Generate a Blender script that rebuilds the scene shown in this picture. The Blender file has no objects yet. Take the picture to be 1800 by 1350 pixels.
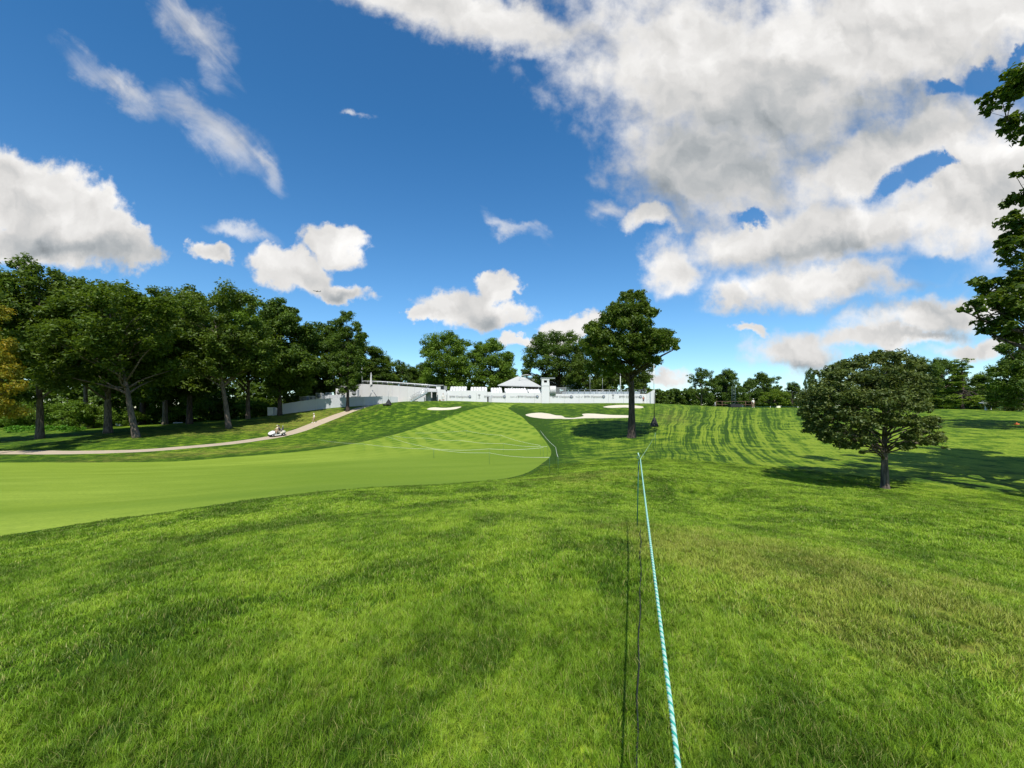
import bpy, math, random
import numpy as np
from mathutils import Vector, Matrix, geometry
R = math.radians
random.seed(7)
rng = np.random.default_rng(7)
scene = bpy.context.scene
col = scene.collection

# ------------------------------------------------------------------ camera
F, HOR, EYE = 755.0, 722.0, 1.6          # focal length and horizon of the 1800 px wide photograph
cam_data = bpy.data.cameras.new('camera')
cam_data.sensor_width = 36.0
cam_data.lens = 36.0 * F / 1800.0
cam_data.shift_y = (675.0 - HOR) / 1800.0 * -1.0
cam_data.clip_start = 0.05
cam_data.clip_end = 20000
cam = bpy.data.objects.new('camera', cam_data)
cam.location = (0, 0, EYE)
cam.rotation_euler = (R(90), 0, 0)
col.objects.link(cam)
scene.camera = cam

# ------------------------------------------------------------------ sun, exposure
SUN = Vector((0.0, -0.72, 1.0)).normalized()
sun_data = bpy.data.lights.new('sun', 'SUN')
sun_data.energy = 4.6
sun_data.angle = R(0.53)
sun_data.color = (1.0, 0.95, 0.87)
sun = bpy.data.objects.new('sun', sun_data)
sun.rotation_euler = SUN.to_track_quat('Z', 'Y').to_euler()
sun.location = (30, -60, 120)
col.objects.link(sun)
scene.view_settings.view_transform = 'Standard'
scene.view_settings.look = 'None'
scene.view_settings.exposure = 0.35
scene.view_settings.gamma = 1.0
scene.render.engine = 'CYCLES'
scene.cycles.max_bounces = 6
scene.cycles.diffuse_bounces = 3
scene.cycles.transmission_bounces = 4
scene.cycles.transparent_max_bounces = 6
scene.cycles.use_denoising = True

# ------------------------------------------------------------------ node helpers
class NT:
    def __init__(s, tree):
        s.t = tree; tree.nodes.clear()
    def n(s, typ, **kw):
        nd = s.t.nodes.new(typ)
        for k, v in kw.items(): setattr(nd, k, v)
        return nd
    def l(s, a, b): s.t.links.new(a, b)
    def put(s, sock, v):
        if hasattr(v, 'is_linked') or hasattr(v, 'links'): s.l(v, sock)
        else: sock.default_value = v
    def math(s, op, a, b=None, c=None, clamp=False):
        nd = s.n('ShaderNodeMath', operation=op, use_clamp=clamp)
        s.put(nd.inputs[0], a)
        if b is not None: s.put(nd.inputs[1], b)
        if c is not None: s.put(nd.inputs[2], c)
        return nd.outputs[0]
    def vmath(s, op, a, b=None, c=None):
        nd = s.n('ShaderNodeVectorMath', operation=op)
        s.put(nd.inputs[0], a)
        if b is not None: s.put(nd.inputs[1], b)
        if c is not None: s.put(nd.inputs[2], c)
        return nd.outputs['Value'] if op in ('LENGTH', 'DOT_PRODUCT', 'DISTANCE') else nd.outputs[0]
    def noise(s, vec, scale, detail=3, rough=0.5, dist=0.0, dims='3D'):
        nd = s.n('ShaderNodeTexNoise', noise_dimensions=dims)
        if vec is not None: s.l(vec, nd.inputs['Vector'])
        nd.inputs['Scale'].default_value = scale
        nd.inputs['Detail'].default_value = detail
        nd.inputs['Roughness'].default_value = rough
        nd.inputs['Distortion'].default_value = dist
        return nd.outputs[0]
    def mr(s, v, a, b, c=0.0, d=1.0, smooth=True):
        nd = s.n('ShaderNodeMapRange', interpolation_type='SMOOTHSTEP' if smooth else 'LINEAR', clamp=True)
        s.put(nd.inputs[0], v)
        for i, x in enumerate((a, b, c, d)): s.put(nd.inputs[i + 1], x)
        return nd.outputs[0]
    def mix(s, f, a, b, mode='MIX'):
        nd = s.n('ShaderNodeMix', data_type='RGBA', blend_type=mode)
        s.put(nd.inputs['Factor'], f)
        A = [i for i in nd.inputs if i.name == 'A' and i.type == 'RGBA'][0]
        B = [i for i in nd.inputs if i.name == 'B' and i.type == 'RGBA'][0]
        for q, v in ((A, a), (B, b)):
            if isinstance(v, tuple): q.default_value = (v[0], v[1], v[2], 1)
            else: s.l(v, q)
        return [o for o in nd.outputs if o.type == 'RGBA'][0]
    def comb(s, x, y, z):
        nd = s.n('ShaderNodeCombineXYZ')
        for i, v in enumerate((x, y, z)): s.put(nd.inputs[i], v)
        return nd.outputs[0]
    def sep(s, v):
        nd = s.n('ShaderNodeSeparateXYZ'); s.l(v, nd.inputs[0]); return nd.outputs

# ------------------------------------------------------------------ world: sky with broken cumulus
world = bpy.data.worlds.new('World')
scene.world = world
world.use_nodes = True
W = NT(world.node_tree)
geo = W.n('ShaderNodeTexCoord')
dirv = geo.outputs['Generated']
sky = W.n('ShaderNodeTexSky', sky_type='NISHITA')
sky.sun_disc = False
sky.sun_elevation = math.asin(SUN.z)
sky.sun_rotation = math.atan2(SUN.x, SUN.y)
sky.altitude = 200
sky.air_density = 1.0
sky.dust_density = 0.0
sky.ozone_density = 2.2
sx, sy, sz = W.sep(dirv)[:3]
ay = W.math('MAXIMUM', W.math('ABSOLUTE', sy), 0.12)
px = W.math('MULTIPLY', W.math('DIVIDE', sx, ay), 7.55)      # hundreds of photograph pixels
pz = W.math('MULTIPLY', W.math('DIVIDE', sz, ay), 7.55)
P0 = W.comb(px, pz, 0.0)
# billowing edges: warp the flat cloud-layer coordinates before the shapes are looked up
wn = W.n('ShaderNodeTexNoise', noise_dimensions='2D')
W.l(P0, wn.inputs['Vector']); wn.inputs['Scale'].default_value = 0.75
wn.inputs['Detail'].default_value = 8; wn.inputs['Roughness'].default_value = 0.60
wo = W.vmath('SUBTRACT', wn.outputs['Color'], (0.5, 0.5, 0.5))
wpv = W.vmath('MULTIPLY', wo, (1.25, 0.95, 0.0))
P = W.vmath('ADD', P0, wpv)
def field(blobs):
    out = None
    for (cx, cy, rx, ry, rot) in blobs:
        m = W.n('ShaderNodeMapping', vector_type='TEXTURE')
        W.l(P, m.inputs['Vector'])
        m.inputs['Location'].default_value = ((cx - 900) / 100, (HOR - cy) / 100, 0)
        m.inputs['Rotation'].default_value = (0, 0, R(rot))
        m.inputs['Scale'].default_value = (rx / 100, ry / 100, 1)
        v = W.math('SUBTRACT', 1.0, W.vmath('LENGTH', m.outputs[0]))
        if out is None: out = v
        else:
            out = W.math('SMOOTH_MAX', out, v, 0.18)
    return out
cumulus = field([
    (45, 350, 165, 95, -12), (150, 372, 120, 62, -25), (40, 425, 230, 48, -4), (235, 425, 62, 42, -35),
    (373, 446, 42, 30, 0), (580, 432, 66, 38, -15), (515, 478, 80, 46, -20), (590, 515, 82, 24, -8),
    (812, 545, 80, 42, 5), (868, 510, 40, 32, 35), (748, 562, 26, 18, 0), (862, 560, 68, 28, 5),
    (985, 582, 78, 30, 12), (930, 600, 50, 14, 0)])
bank = field([
    (1280, 130, 380, 190, -14), (1560, 60, 500, 170, 10), (1250, 290, 220, 130, -12), (1560, 270, 300, 90, 22),
    (1730, 330, 230, 150, 20), (1470, 405, 300, 75, 10), (1330, 420, 180, 60, 10), (1190, 470, 55, 75, 20),
    (1130, 385, 60, 26, 0), (1300, 525, 70, 36, 8), (1450, 495, 210, 52, 4), (1660, 550, 210, 42, 8),
    (1560, 590, 190, 24, 2), (1400, 612, 105, 44, 6), (1720, 612, 110, 20, 4), (1165, 660, 60, 16, 4), (800, 20, 330, 62, -14),
    (1950, 470, 220, 60, 10), (1315, 588, 30, 11, 0)])
holes = field([(1562, 320, 42, 17, 24), (1612, 300, 48, 24, 8), (1655, 290, 26, 11, 0), (1680, 152, 50, 14, 12), (1738, 134, 52, 26, 12), (1790, 112, 40, 13, 30), (1305, 386, 34, 12, -10), (1640, 470, 90, 26, 10), (1220, 545, 60, 30, 20)])
wisps = field([(345, 50, 55, 130, 38), (390, 240, 55, 160, 50), (215, 160, 34, 150, 58), (455, 290, 30, 90, 38), (425, 402, 90, 16, -17),
               (902, 392, 72, 20, -38), (1060, 370, 50, 30, 0), (620, 205, 30, 9, 10)])
shadeb = field([(1330, 255, 300, 105, 12), (1130, 330, 130, 60, -30), (1560, 190, 260, 50, 22), (90, 432, 200, 34, -6), (850, 572, 60, 22, 0), (600, 520, 70, 14, 0),
                (1420, 440, 190, 26, 8), (1640, 500, 160, 20, 6), (1500, 545, 190, 16, 4), (1690, 585, 160, 12, 0), (1400, 640, 90, 14, 0), (1010, 600, 60, 12, 0)])
P3 = W.vmath('MULTIPLY', P0, (1.0, 1.0, 1.0))
f1 = W.noise(P3, 2.1, 9, 0.58, 0.0, '2D')
g1 = W.noise(P, 0.75, 5, 0.46, 0.0, '2D')
g1b = W.noise(W.vmath('ADD', P, (0.10, 0.26, 0)), 0.75, 5, 0.46, 0.0, '2D')     # the same relief nearer the sun
n1 = W.math('SUBTRACT', f1, 0.5)
dc = W.math('MULTIPLY_ADD', n1, 0.75, cumulus)
db = W.math('MULTIPLY_ADD', n1, 0.68, bank)
gap = W.math('MULTIPLY', W.mr(W.math('MULTIPLY_ADD', n1, 1.0, holes), -0.22, 0.42), 0.97)
ac = W.mr(dc, -0.02, 0.32)
ab = W.math('MULTIPLY', W.mr(db, -0.08, 0.58), W.math('SUBTRACT', 1.0, gap))
wmp = W.n('ShaderNodeMapping', vector_type='TEXTURE'); W.l(P0, wmp.inputs['Vector'])
wmp.inputs['Rotation'].default_value = (0, 0, R(-38)); wmp.inputs['Scale'].default_value = (1.9, 0.55, 1)
fw = W.noise(wmp.outputs[0], 0.9, 8, 0.62, 0.5, '2D')
aw = W.math('MULTIPLY', W.mr(W.math('MULTIPLY_ADD', W.math('SUBTRACT', fw, 0.5), 1.3, wisps), 0.02, 1.15), 0.70)
alpha = W.math('MAXIMUM', W.math('MAXIMUM', ac, ab), aw)
relief = W.math('MULTIPLY', W.math('SUBTRACT', g1, g1b), 1.0)
dens = W.math('MAXIMUM', dc, db)
sh = W.mr(W.math('MULTIPLY_ADD', W.math('SUBTRACT', g1, 0.5), 0.55, shadeb), -0.55, 1.0)
thick = W.mr(dens, 0.15, 0.9)
lum = W.math('SUBTRACT', W.math('ADD', 0.90, relief), W.math('ADD', W.math('MULTIPLY', sh, 0.33), W.math('MULTIPLY', thick, 0.08)))
lum = W.mr(lum, 0.0, 1.2, 0.0, 1.2, smooth=False)
lum = W.math('MAXIMUM', lum, 0.30)
ccol = W.mix(W.mr(lum, 0.35, 0.8), (0.86, 0.94, 1.0), (1.0, 0.985, 0.965))
bgs = W.n('ShaderNodeBackground'); bgs.inputs['Strength'].default_value = 0.12
hs = W.n('ShaderNodeHueSaturation'); hs.inputs['Saturation'].default_value = 1.12; hs.inputs['Value'].default_value = 1.0
W.l(sky.outputs[0], hs.inputs['Color']); 
# the deep polarised blue of the picture, paler and clear to the horizon
elev = W.math('POWER', W.mr(sz, 0.0, 0.55, smooth=False), 0.6)
skyc = W.mix(1.0, hs.outputs[0], W.mix(elev, (0.92, 1.00, 1.06), (0.42, 0.84, 1.02)), 'MULTIPLY')
W.l(skyc, bgs.inputs['Color'])
bgc = W.n('ShaderNodeBackground')
W.l(ccol, bgc.inputs['Color']); W.l(W.math('MULTIPLY', lum, 0.74), bgc.inputs['Strength'])
mx = W.n('ShaderNodeMixShader')
W.l(alpha, mx.inputs[0]); W.l(bgs.outputs[0], mx.inputs[1]); W.l(bgc.outputs[0], mx.inputs[2])
wout = W.n('ShaderNodeOutputWorld'); W.l(mx.outputs[0], wout.inputs[0])
world.cycles.sampling_method = 'MANUAL'
world.cycles.sample_map_resolution = 512

# ------------------------------------------------------------------ mesh helpers
def at(u, v, Y):
    return Vector(((u - 900) / F * Y, Y, EYE - (v - HOR) / F * Y))

def tag(o, label=None, cat=None, group=None, kind=None):
    if label: o['label'] = label
    if cat: o['category'] = cat
    if group: o['group'] = group
    if kind: o['kind'] = kind
    return o

def empty(name, loc, label=None, cat=None, group=None, rz=0.0):
    o = bpy.data.objects.new(name, None)
    o.empty_display_size = 0.3
    o.location = loc; o.rotation_euler = (0, 0, rz)
    col.objects.link(o)
    return tag(o, label, cat, group)

def copy_tree(o, parent=None):
    c = o.copy(); col.objects.link(c)
    if parent is not None: c.parent = parent
    for ch in o.children: copy_tree(ch, c)
    return c

class MB:
    def __init__(s): s.v = []; s.f = []; s.sm = []
    def add(s, vs, fs, smooth=False):
        b = len(s.v); s.v += [tuple(x) for x in vs]
        s.f += [tuple(b + i for i in f) for f in fs]; s.sm += [smooth] * len(fs)
        return s
    def box(s, c, d, rz=0.0, tilt=0.0):
        M = Matrix.Rotation(rz, 3, 'Z') @ Matrix.Rotation(tilt, 3, 'X')
        vs = [Vector(c) + M @ Vector((x * d[0] / 2, y * d[1] / 2, z * d[2] / 2)) for z in (-1, 1) for y in (-1, 1) for x in (-1, 1)]
        return s.add(vs, [(0, 2, 3, 1), (4, 5, 7, 6), (0, 1, 5, 4), (2, 6, 7, 3), (0, 4, 6, 2), (1, 3, 7, 5)])
    def prism(s, prof, a, b):
        # closed 3-D outline 'prof' extruded by vector b-a
        n = len(prof); d = Vector(b) - Vector(a)
        vs = [Vector(p) for p in prof] + [Vector(p) + d for p in prof]
        fs = [tuple(range(n))[::-1], tuple(range(n, 2 * n))] + [(i, (i + 1) % n, n + (i + 1) % n, n + i) for i in range(n)]
        return s.add(vs, fs)
    def tube(s, pts, rad, n=8, smooth=True, closed_ends=True):
        pts = [Vector(p) for p in pts]
        if not hasattr(rad, '__len__'): rad = [rad] * len(pts)
        vs = []; up = Vector((0.13, 0.31, 1)).normalized()
        for i, p in enumerate(pts):
            t = (pts[min(i + 1, len(pts) - 1)] - pts[max(i - 1, 0)]).normalized()
            ref = up if abs(t.dot(up)) < 0.9 else Vector((1, 0.2, 0)).normalized()
            if i == 0: a = t.cross(ref).normalized()
            else:
                a = (a - t * a.dot(t)).normalized()
            b = t.cross(a)
            for k in range(n):
                an = 2 * math.pi * k / n
                vs.append(p + (a * math.cos(an) + b * math.sin(an)) * rad[i])
        fs = [(i * n + k, i * n + (k + 1) % n, (i + 1) * n + (k + 1) % n, (i + 1) * n + k) for i in range(len(pts) - 1) for k in range(n)]
        if closed_ends: fs += [tuple(range(n))[::-1], tuple(range(len(vs) - n, len(vs)))]
        return s.add(vs, fs, smooth)
    def ball(s, c, r, n=10, m=7, hemi=False):
        r = r if hasattr(r, '__len__') else (r, r, r)
        vs = []; fs = []
        for i in range(m + 1):
            th = math.pi * (0.5 if hemi else 1.0) * i / m
            for k in range(n):
                ph = 2 * math.pi * k / n
                vs.append((c[0] + r[0] * math.sin(th) * math.cos(ph), c[1] + r[1] * math.sin(th) * math.sin(ph), c[2] + r[2] * math.cos(th)))
        for i in range(m):
            for k in range(n):
                fs.append((i * n + k, (i + 1) * n + k, (i + 1) * n + (k + 1) % n, i * n + (k + 1) % n))
        return s.add(vs, fs, True)
    def build(s, name, mat, parent=None, **kw):
        me = bpy.data.meshes.new(name)
        me.from_pydata(s.v, [], s.f); me.polygons.foreach_set('use_smooth', s.sm)
        me.update()
        o = bpy.data.objects.new(name, me); me.materials.append(mat)
        col.objects.link(o)
        if parent is not None: o.parent = parent
        return tag(o, **kw)

def np_mesh(name, verts, faces, mat, smooth=False):
    verts = np.asarray(verts, np.float32); faces = np.asarray(faces, np.int32)
    k = faces.shape[1]
    me = bpy.data.meshes.new(name)
    me.vertices.add(len(verts)); me.vertices.foreach_set('co', verts.ravel())
    me.loops.add(faces.size); me.loops.foreach_set('vertex_index', faces.ravel())
    me.polygons.add(len(faces))
    me.polygons.foreach_set('loop_start', np.arange(0, faces.size, k, dtype=np.int32))
    try: me.polygons.foreach_set('loop_total', np.full(len(faces), k, np.int32))
    except Exception: pass
    me.polygons.foreach_set('use_smooth', np.full(len(faces), smooth))
    me.update(calc_edges=True)
    if mat: me.materials.append(mat)
    return me

# ------------------------------------------------------------------ materials
def simple(name, rgb, rough=0.6, metal=0.0, var=0.08, scale=6.0, bump=0.0):
    m = bpy.data.materials.new(name); m.use_nodes = True
    T = NT(m.node_tree)
    tc = T.n('ShaderNodeTexCoord')
    f = T.noise(tc.outputs['Object'], scale, 5, 0.6)
    c = T.mix(f, tuple(x * (1 - var) for x in rgb), tuple(min(1, x * (1 + var)) for x in rgb))
    b = T.n('ShaderNodeBsdfPrincipled'); T.l(c, b.inputs['Base Color'])
    b.inputs['Roughness'].default_value = rough; b.inputs['Metallic'].default_value = metal
    if bump:
        bp = T.n('ShaderNodeBump'); bp.inputs['Strength'].default_value = bump; T.l(f, bp.inputs['Height']); T.l(bp.outputs[0], b.inputs['Normal'])
    o = T.n('ShaderNodeOutputMaterial'); T.l(b.outputs[0], o.inputs[0])
    return m

def leaf_mat(name, dark, mid, light, transl=0.35):
    m = bpy.data.materials.new(name); m.use_nodes = True
    T = NT(m.node_tree)
    at_ = T.n('ShaderNodeAttribute', attribute_name='tint')
    cr = T.n('ShaderNodeValToRGB'); e = cr.color_ramp.elements
    e[0].position = 0.0; e[0].color = (*dark, 1); e[1].position = 1.0; e[1].color = (*light, 1)
    x = e.new(0.5); x.color = (*mid, 1)
    T.l(at_.outputs['Fac'], cr.inputs[0])
    d = T.n('ShaderNodeBsdfDiffuse'); T.l(cr.outputs[0], d.inputs[0])
    tr = T.n('ShaderNodeBsdfTranslucent')
    tc = T.mix(0.55, cr.outputs[0], (light[0] * 1.5, light[1] * 1.6, light[2] * 0.6)); T.l(tc, tr.inputs[0])
    g = T.n('ShaderNodeBsdfGlossy'); g.inputs['Roughness'].default_value = 0.5; g.inputs[0].default_value = (0.9, 1, 0.85, 1)
    m1 = T.n('ShaderNodeMixShader'); m1.inputs[0].default_value = transl; T.l(d.outputs[0], m1.inputs[1]); T.l(tr.outputs[0], m1.inputs[2])
    m2 = T.n('ShaderNodeMixShader'); m2.inputs[0].default_value = 0.02; T.l(m1.outputs[0], m2.inputs[1]); T.l(g.outputs[0], m2.inputs[2])
    o = T.n('ShaderNodeOutputMaterial'); T.l(m2.outputs[0], o.inputs[0])
    return m

def bark_mat(name, a, b):
    m = bpy.data.materials.new(name); m.use_nodes = True
    T = NT(m.node_tree)
    tc = T.n('ShaderNodeTexCoord')
    v = T.vmath('MULTIPLY', tc.outputs['Object'], (9, 9, 1.6))
    f = T.noise(v, 1.0, 6, 0.65)
    f2 = T.noise(tc.outputs['Object'], 0.8, 3)
    c = T.mix(T.mr(f, 0.35, 0.65), a, b)
    c = T.mix(T.mr(f2, 0.55, 0.75, 0, 0.5), c, tuple(x * 1.6 for x in b))
    p = T.n('ShaderNodeBsdfPrincipled'); T.l(c, p.inputs['Base Color']); p.inputs['Roughness'].default_value = 0.9
    bp = T.n('ShaderNodeBump'); bp.inputs['Strength'].default_value = 0.9; bp.inputs['Distance'].default_value = 0.05
    T.l(f, bp.inputs['Height']); T.l(bp.outputs[0], p.inputs['Normal'])
    o = T.n('ShaderNodeOutputMaterial'); T.l(p.outputs[0], o.inputs[0])
    return m

GRASS_DARK, GRASS_MID, GRASS_LITE, GRASS_DRY = (0.036, 0.090, 0.006), (0.155, 0.275, 0.016), (0.360, 0.470, 0.050), (0.44, 0.37, 0.11)
def grass_colour(T, atype):
    """shared by the turf and the blades on it: mowing streaks along the flow lines, patches, dry spots"""
    fl = T.n('ShaderNodeAttribute', attribute_name='flow', attribute_type=atype)
    ex = T.n('ShaderNodeAttribute', attribute_name='extra', attribute_type=atype)
    s, t, w = T.sep(fl.outputs['Vector'])[:3]
    collar, dryf, lush = T.sep(ex.outputs['Vector'])[:3]
    g = T.n('ShaderNodeNewGeometry')
    pos = g.outputs['Position']
    wob = T.noise(pos, 0.10, 2)
    s2 = T.math('MULTIPLY_ADD', wob, 0.25, s)
    st = T.noise(T.comb(T.math('MULTIPLY', s2, 3.6), T.math('MULTIPLY', t, 1.5), 0.0), 1.0, 4, 0.55, 0.0)
    st2 = T.noise(T.comb(T.math('MULTIPLY', s, 8.5), T.math('MULTIPLY', t, 1.1), 3.0), 1.0, 3, 0.6, 0.0)
    st3 = T.noise(T.comb(T.math('MULTIPLY', s, 16.0), T.math('MULTIPLY', t, 9.0), 7.0), 1.0, 3, 0.6, 0.0)
    pa = T.noise(pos, 0.8, 7, 0.62, 0.2)
    pb = T.noise(pos, 4.5, 3, 0.6)
    stw = T.math('MULTIPLY', T.math('SUBTRACT', T.math('MULTIPLY_ADD', st3, 0.18, T.math('MULTIPLY_ADD', st2, 0.42, T.math('MULTIPLY', st, 0.40))), 0.5), T.math('MULTIPLY_ADD', w, 5.8, 0.95))
    tone = T.math('ADD', 0.50, stw)
    tone = T.math('MULTIPLY_ADD', T.math('SUBTRACT', pa, 0.5), 2.3, tone)
    tone = T.math('MULTIPLY_ADD', T.math('SUBTRACT', pb, 0.5), 0.9, tone)
    tone = T.math('MULTIPLY_ADD', collar, -0.55, tone)
    tone = T.math('MULTIPLY_ADD', lush, 0.30, tone)
    tone = T.math('MULTIPLY_ADD', T.math('SUBTRACT', tone, 0.5), 1.55, 0.5)
    cr = T.n('ShaderNodeValToRGB'); e = cr.color_ramp.elements
    e[0].position = 0.12; e[0].color = (*GRASS_DARK, 1); e[1].position = 0.92; e[1].color = (*GRASS_LITE, 1)
    x = e.new(0.5); x.color = (*GRASS_MID, 1)
    T.l(tone, cr.inputs[0])
    dn = T.noise(pos, 1.5, 6, 0.72, 0.2)
    dry = T.math('MULTIPLY', T.mr(T.math('ADD', T.math('MULTIPLY', dryf, 0.245), dn), 0.55, 0.85), 0.7)
    return T.mix(dry, cr.outputs[0], GRASS_DRY), tone

def turf_mat():
    m = bpy.data.materials.new('rough_turf'); m.use_nodes = True
    T = NT(m.node_tree)
    c, tone = grass_colour(T, 'GEOMETRY')
    g = T.n('ShaderNodeNewGeometry')
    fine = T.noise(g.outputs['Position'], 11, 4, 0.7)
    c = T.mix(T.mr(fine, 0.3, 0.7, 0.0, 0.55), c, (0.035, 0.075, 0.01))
    c = T.vmath('MULTIPLY', c, (0.76, 0.78, 0.56))          # whole turf toned down to match the blades
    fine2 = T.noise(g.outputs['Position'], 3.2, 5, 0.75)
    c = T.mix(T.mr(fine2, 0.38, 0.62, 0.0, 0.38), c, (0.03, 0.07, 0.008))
    p = T.n('ShaderNodeBsdfPrincipled'); T.l(c, p.inputs['Base Color']); p.inputs['Roughness'].default_value = 0.9
    p.inputs['Specular IOR Level'].default_value = 0.1
    b = T.n('ShaderNodeBump'); b.inputs['Strength'].default_value = 0.6; b.inputs['Distance'].default_value = 0.06
    h = T.math('ADD', T.math('MULTIPLY', fine, 0.6), T.math('MULTIPLY', tone, 0.8))
    T.l(h, b.inputs['Height']); T.l(b.outputs[0], p.inputs['Normal'])
    o = T.n('ShaderNodeOutputMaterial'); T.l(p.outputs[0], o.inputs[0])
    return m

def blade_mat():
    m = bpy.data.materials.new('grass_blades'); m.use_nodes = True
    T = NT(m.node_tree)
    c, tone = grass_colour(T, 'INSTANCER')
    a = T.n('ShaderNodeAttribute', attribute_name='tint')
    h = T.n('ShaderNodeAttribute', attribute_name='along')
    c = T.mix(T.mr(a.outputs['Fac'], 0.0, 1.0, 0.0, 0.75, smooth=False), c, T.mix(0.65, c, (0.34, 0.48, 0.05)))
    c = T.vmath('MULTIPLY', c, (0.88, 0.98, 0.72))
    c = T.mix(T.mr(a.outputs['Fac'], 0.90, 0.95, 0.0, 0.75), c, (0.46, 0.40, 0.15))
    c = T.mix(T.mr(h.outputs['Fac'], 0.0, 0.6, 0.75, 0.0), c, (0.035, 0.050, 0.012))  # roots darkened: shade low in the sward painted into the blade colour
    d = T.n('ShaderNodeBsdfDiffuse'); T.l(c, d.inputs[0])
    tr = T.n('ShaderNodeBsdfTranslucent'); T.l(T.mix(0.35, c, (0.32, 0.45, 0.04)), tr.inputs[0])
    gl = T.n('ShaderNodeBsdfGlossy'); gl.inputs['Roughness'].default_value = 0.42; gl.inputs[0].default_value = (1, 1, 0.9, 1)
    m1 = T.n('ShaderNodeMixShader'); m1.inputs[0].default_value = 0.32; T.l(d.outputs[0], m1.inputs[1]); T.l(tr.outputs[0], m1.inputs[2])
    m2 = T.n('ShaderNodeMixShader'); m2.inputs[0].default_value = 0.012; T.l(m1.outputs[0], m2.inputs[1]); T.l(gl.outputs[0], m2.inputs[2])
    o = T.n('ShaderNodeOutputMaterial'); T.l(m2.outputs[0], o.inputs[0])
    return m

def fairway_mat():
    m = bpy.data.materials.new('fairway_turf'); m.use_nodes = True
    T = NT(m.node_tree)
    g = T.n('ShaderNodeNewGeometry'); pos = g.outputs['Position']
    ex = T.n('ShaderNodeAttribute', attribute_name='extra')
    chk, band, _ = T.sep(ex.outputs['Vector'])[:3]
    x, y, z = T.sep(pos)[:3]
    wob = T.math('MULTIPLY', T.math('SUBTRACT', T.noise(pos, 0.12, 2), 0.5), 1.6)
    def stripes(ang, per):
        q = T.math('ADD', T.math('MULTIPLY', x, math.cos(ang)), T.math('MULTIPLY', y, math.sin(ang)))
        q = T.math('ADD', q, wob)
        return T.mr(T.math('SINE', T.math('MULTIPLY', q, 2 * math.pi / per)), -0.6, 0.6)
    a = stripes(R(19), 1.9); b = stripes(R(-26), 1.9)
    ck = T.math('MULTIPLY', T.math('MULTIPLY', T.math('SUBTRACT', 1.0, a), T.math('SUBTRACT', 1.0, b)), chk)
    st = T.math('MULTIPLY', T.math('MULTIPLY', T.math('SUBTRACT', 1.0, a), 0.25), chk)
    lo = T.noise(T.vmath('MULTIPLY', pos, (0.06, 0.3, 1)), 1.0, 6, 0.6, 0.5)
    fi = T.noise(pos, 9, 4, 0.7)
    c = T.mix(T.mr(lo, 0.3, 0.7), (0.180, 0.255, 0.020), (0.262, 0.345, 0.040))
    lo2 = T.noise(T.vmath('MULTIPLY', pos, (0.25, 1.6, 1)), 1.0, 6, 0.65, 0.8)
    c = T.mix(T.mr(lo2, 0.35, 0.7, 0.0, 0.38), c, (0.130, 0.205, 0.016))
    c = T.mix(T.mr(T.noise(T.vmath('MULTIPLY', pos, (0.5, 1.0, 1)), 0.5, 8, 0.75), 0.55, 0.75, 0.0, 0.35), c, (0.30, 0.36, 0.06))
    c = T.mix(T.math('MULTIPLY', band, 0.75), c, (0.12, 0.20, 0.016))
    c = T.mix(T.math('MULTIPLY', T.math('ADD', ck, st, clamp=True), 0.85), c, (0.075, 0.165, 0.008))
    c = T.mix(T.mr(fi, 0.35, 0.75, 0.0, 0.5), c, (0.09, 0.16, 0.014))
    p = T.n('ShaderNodeBsdfPrincipled'); T.l(c, p.inputs['Base Color']); p.inputs['Roughness'].default_value = 0.9
    p.inputs['Specular IOR Level'].default_value = 0.1
    bp = T.n('ShaderNodeBump'); bp.inputs['Strength'].default_value = 0.25; bp.inputs['Distance'].default_value = 0.02
    T.l(fi, bp.inputs['Height']); T.l(bp.outputs[0], p.inputs['Normal'])
    o = T.n('ShaderNodeOutputMaterial'); T.l(p.outputs[0], o.inputs[0])
    return m

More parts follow.
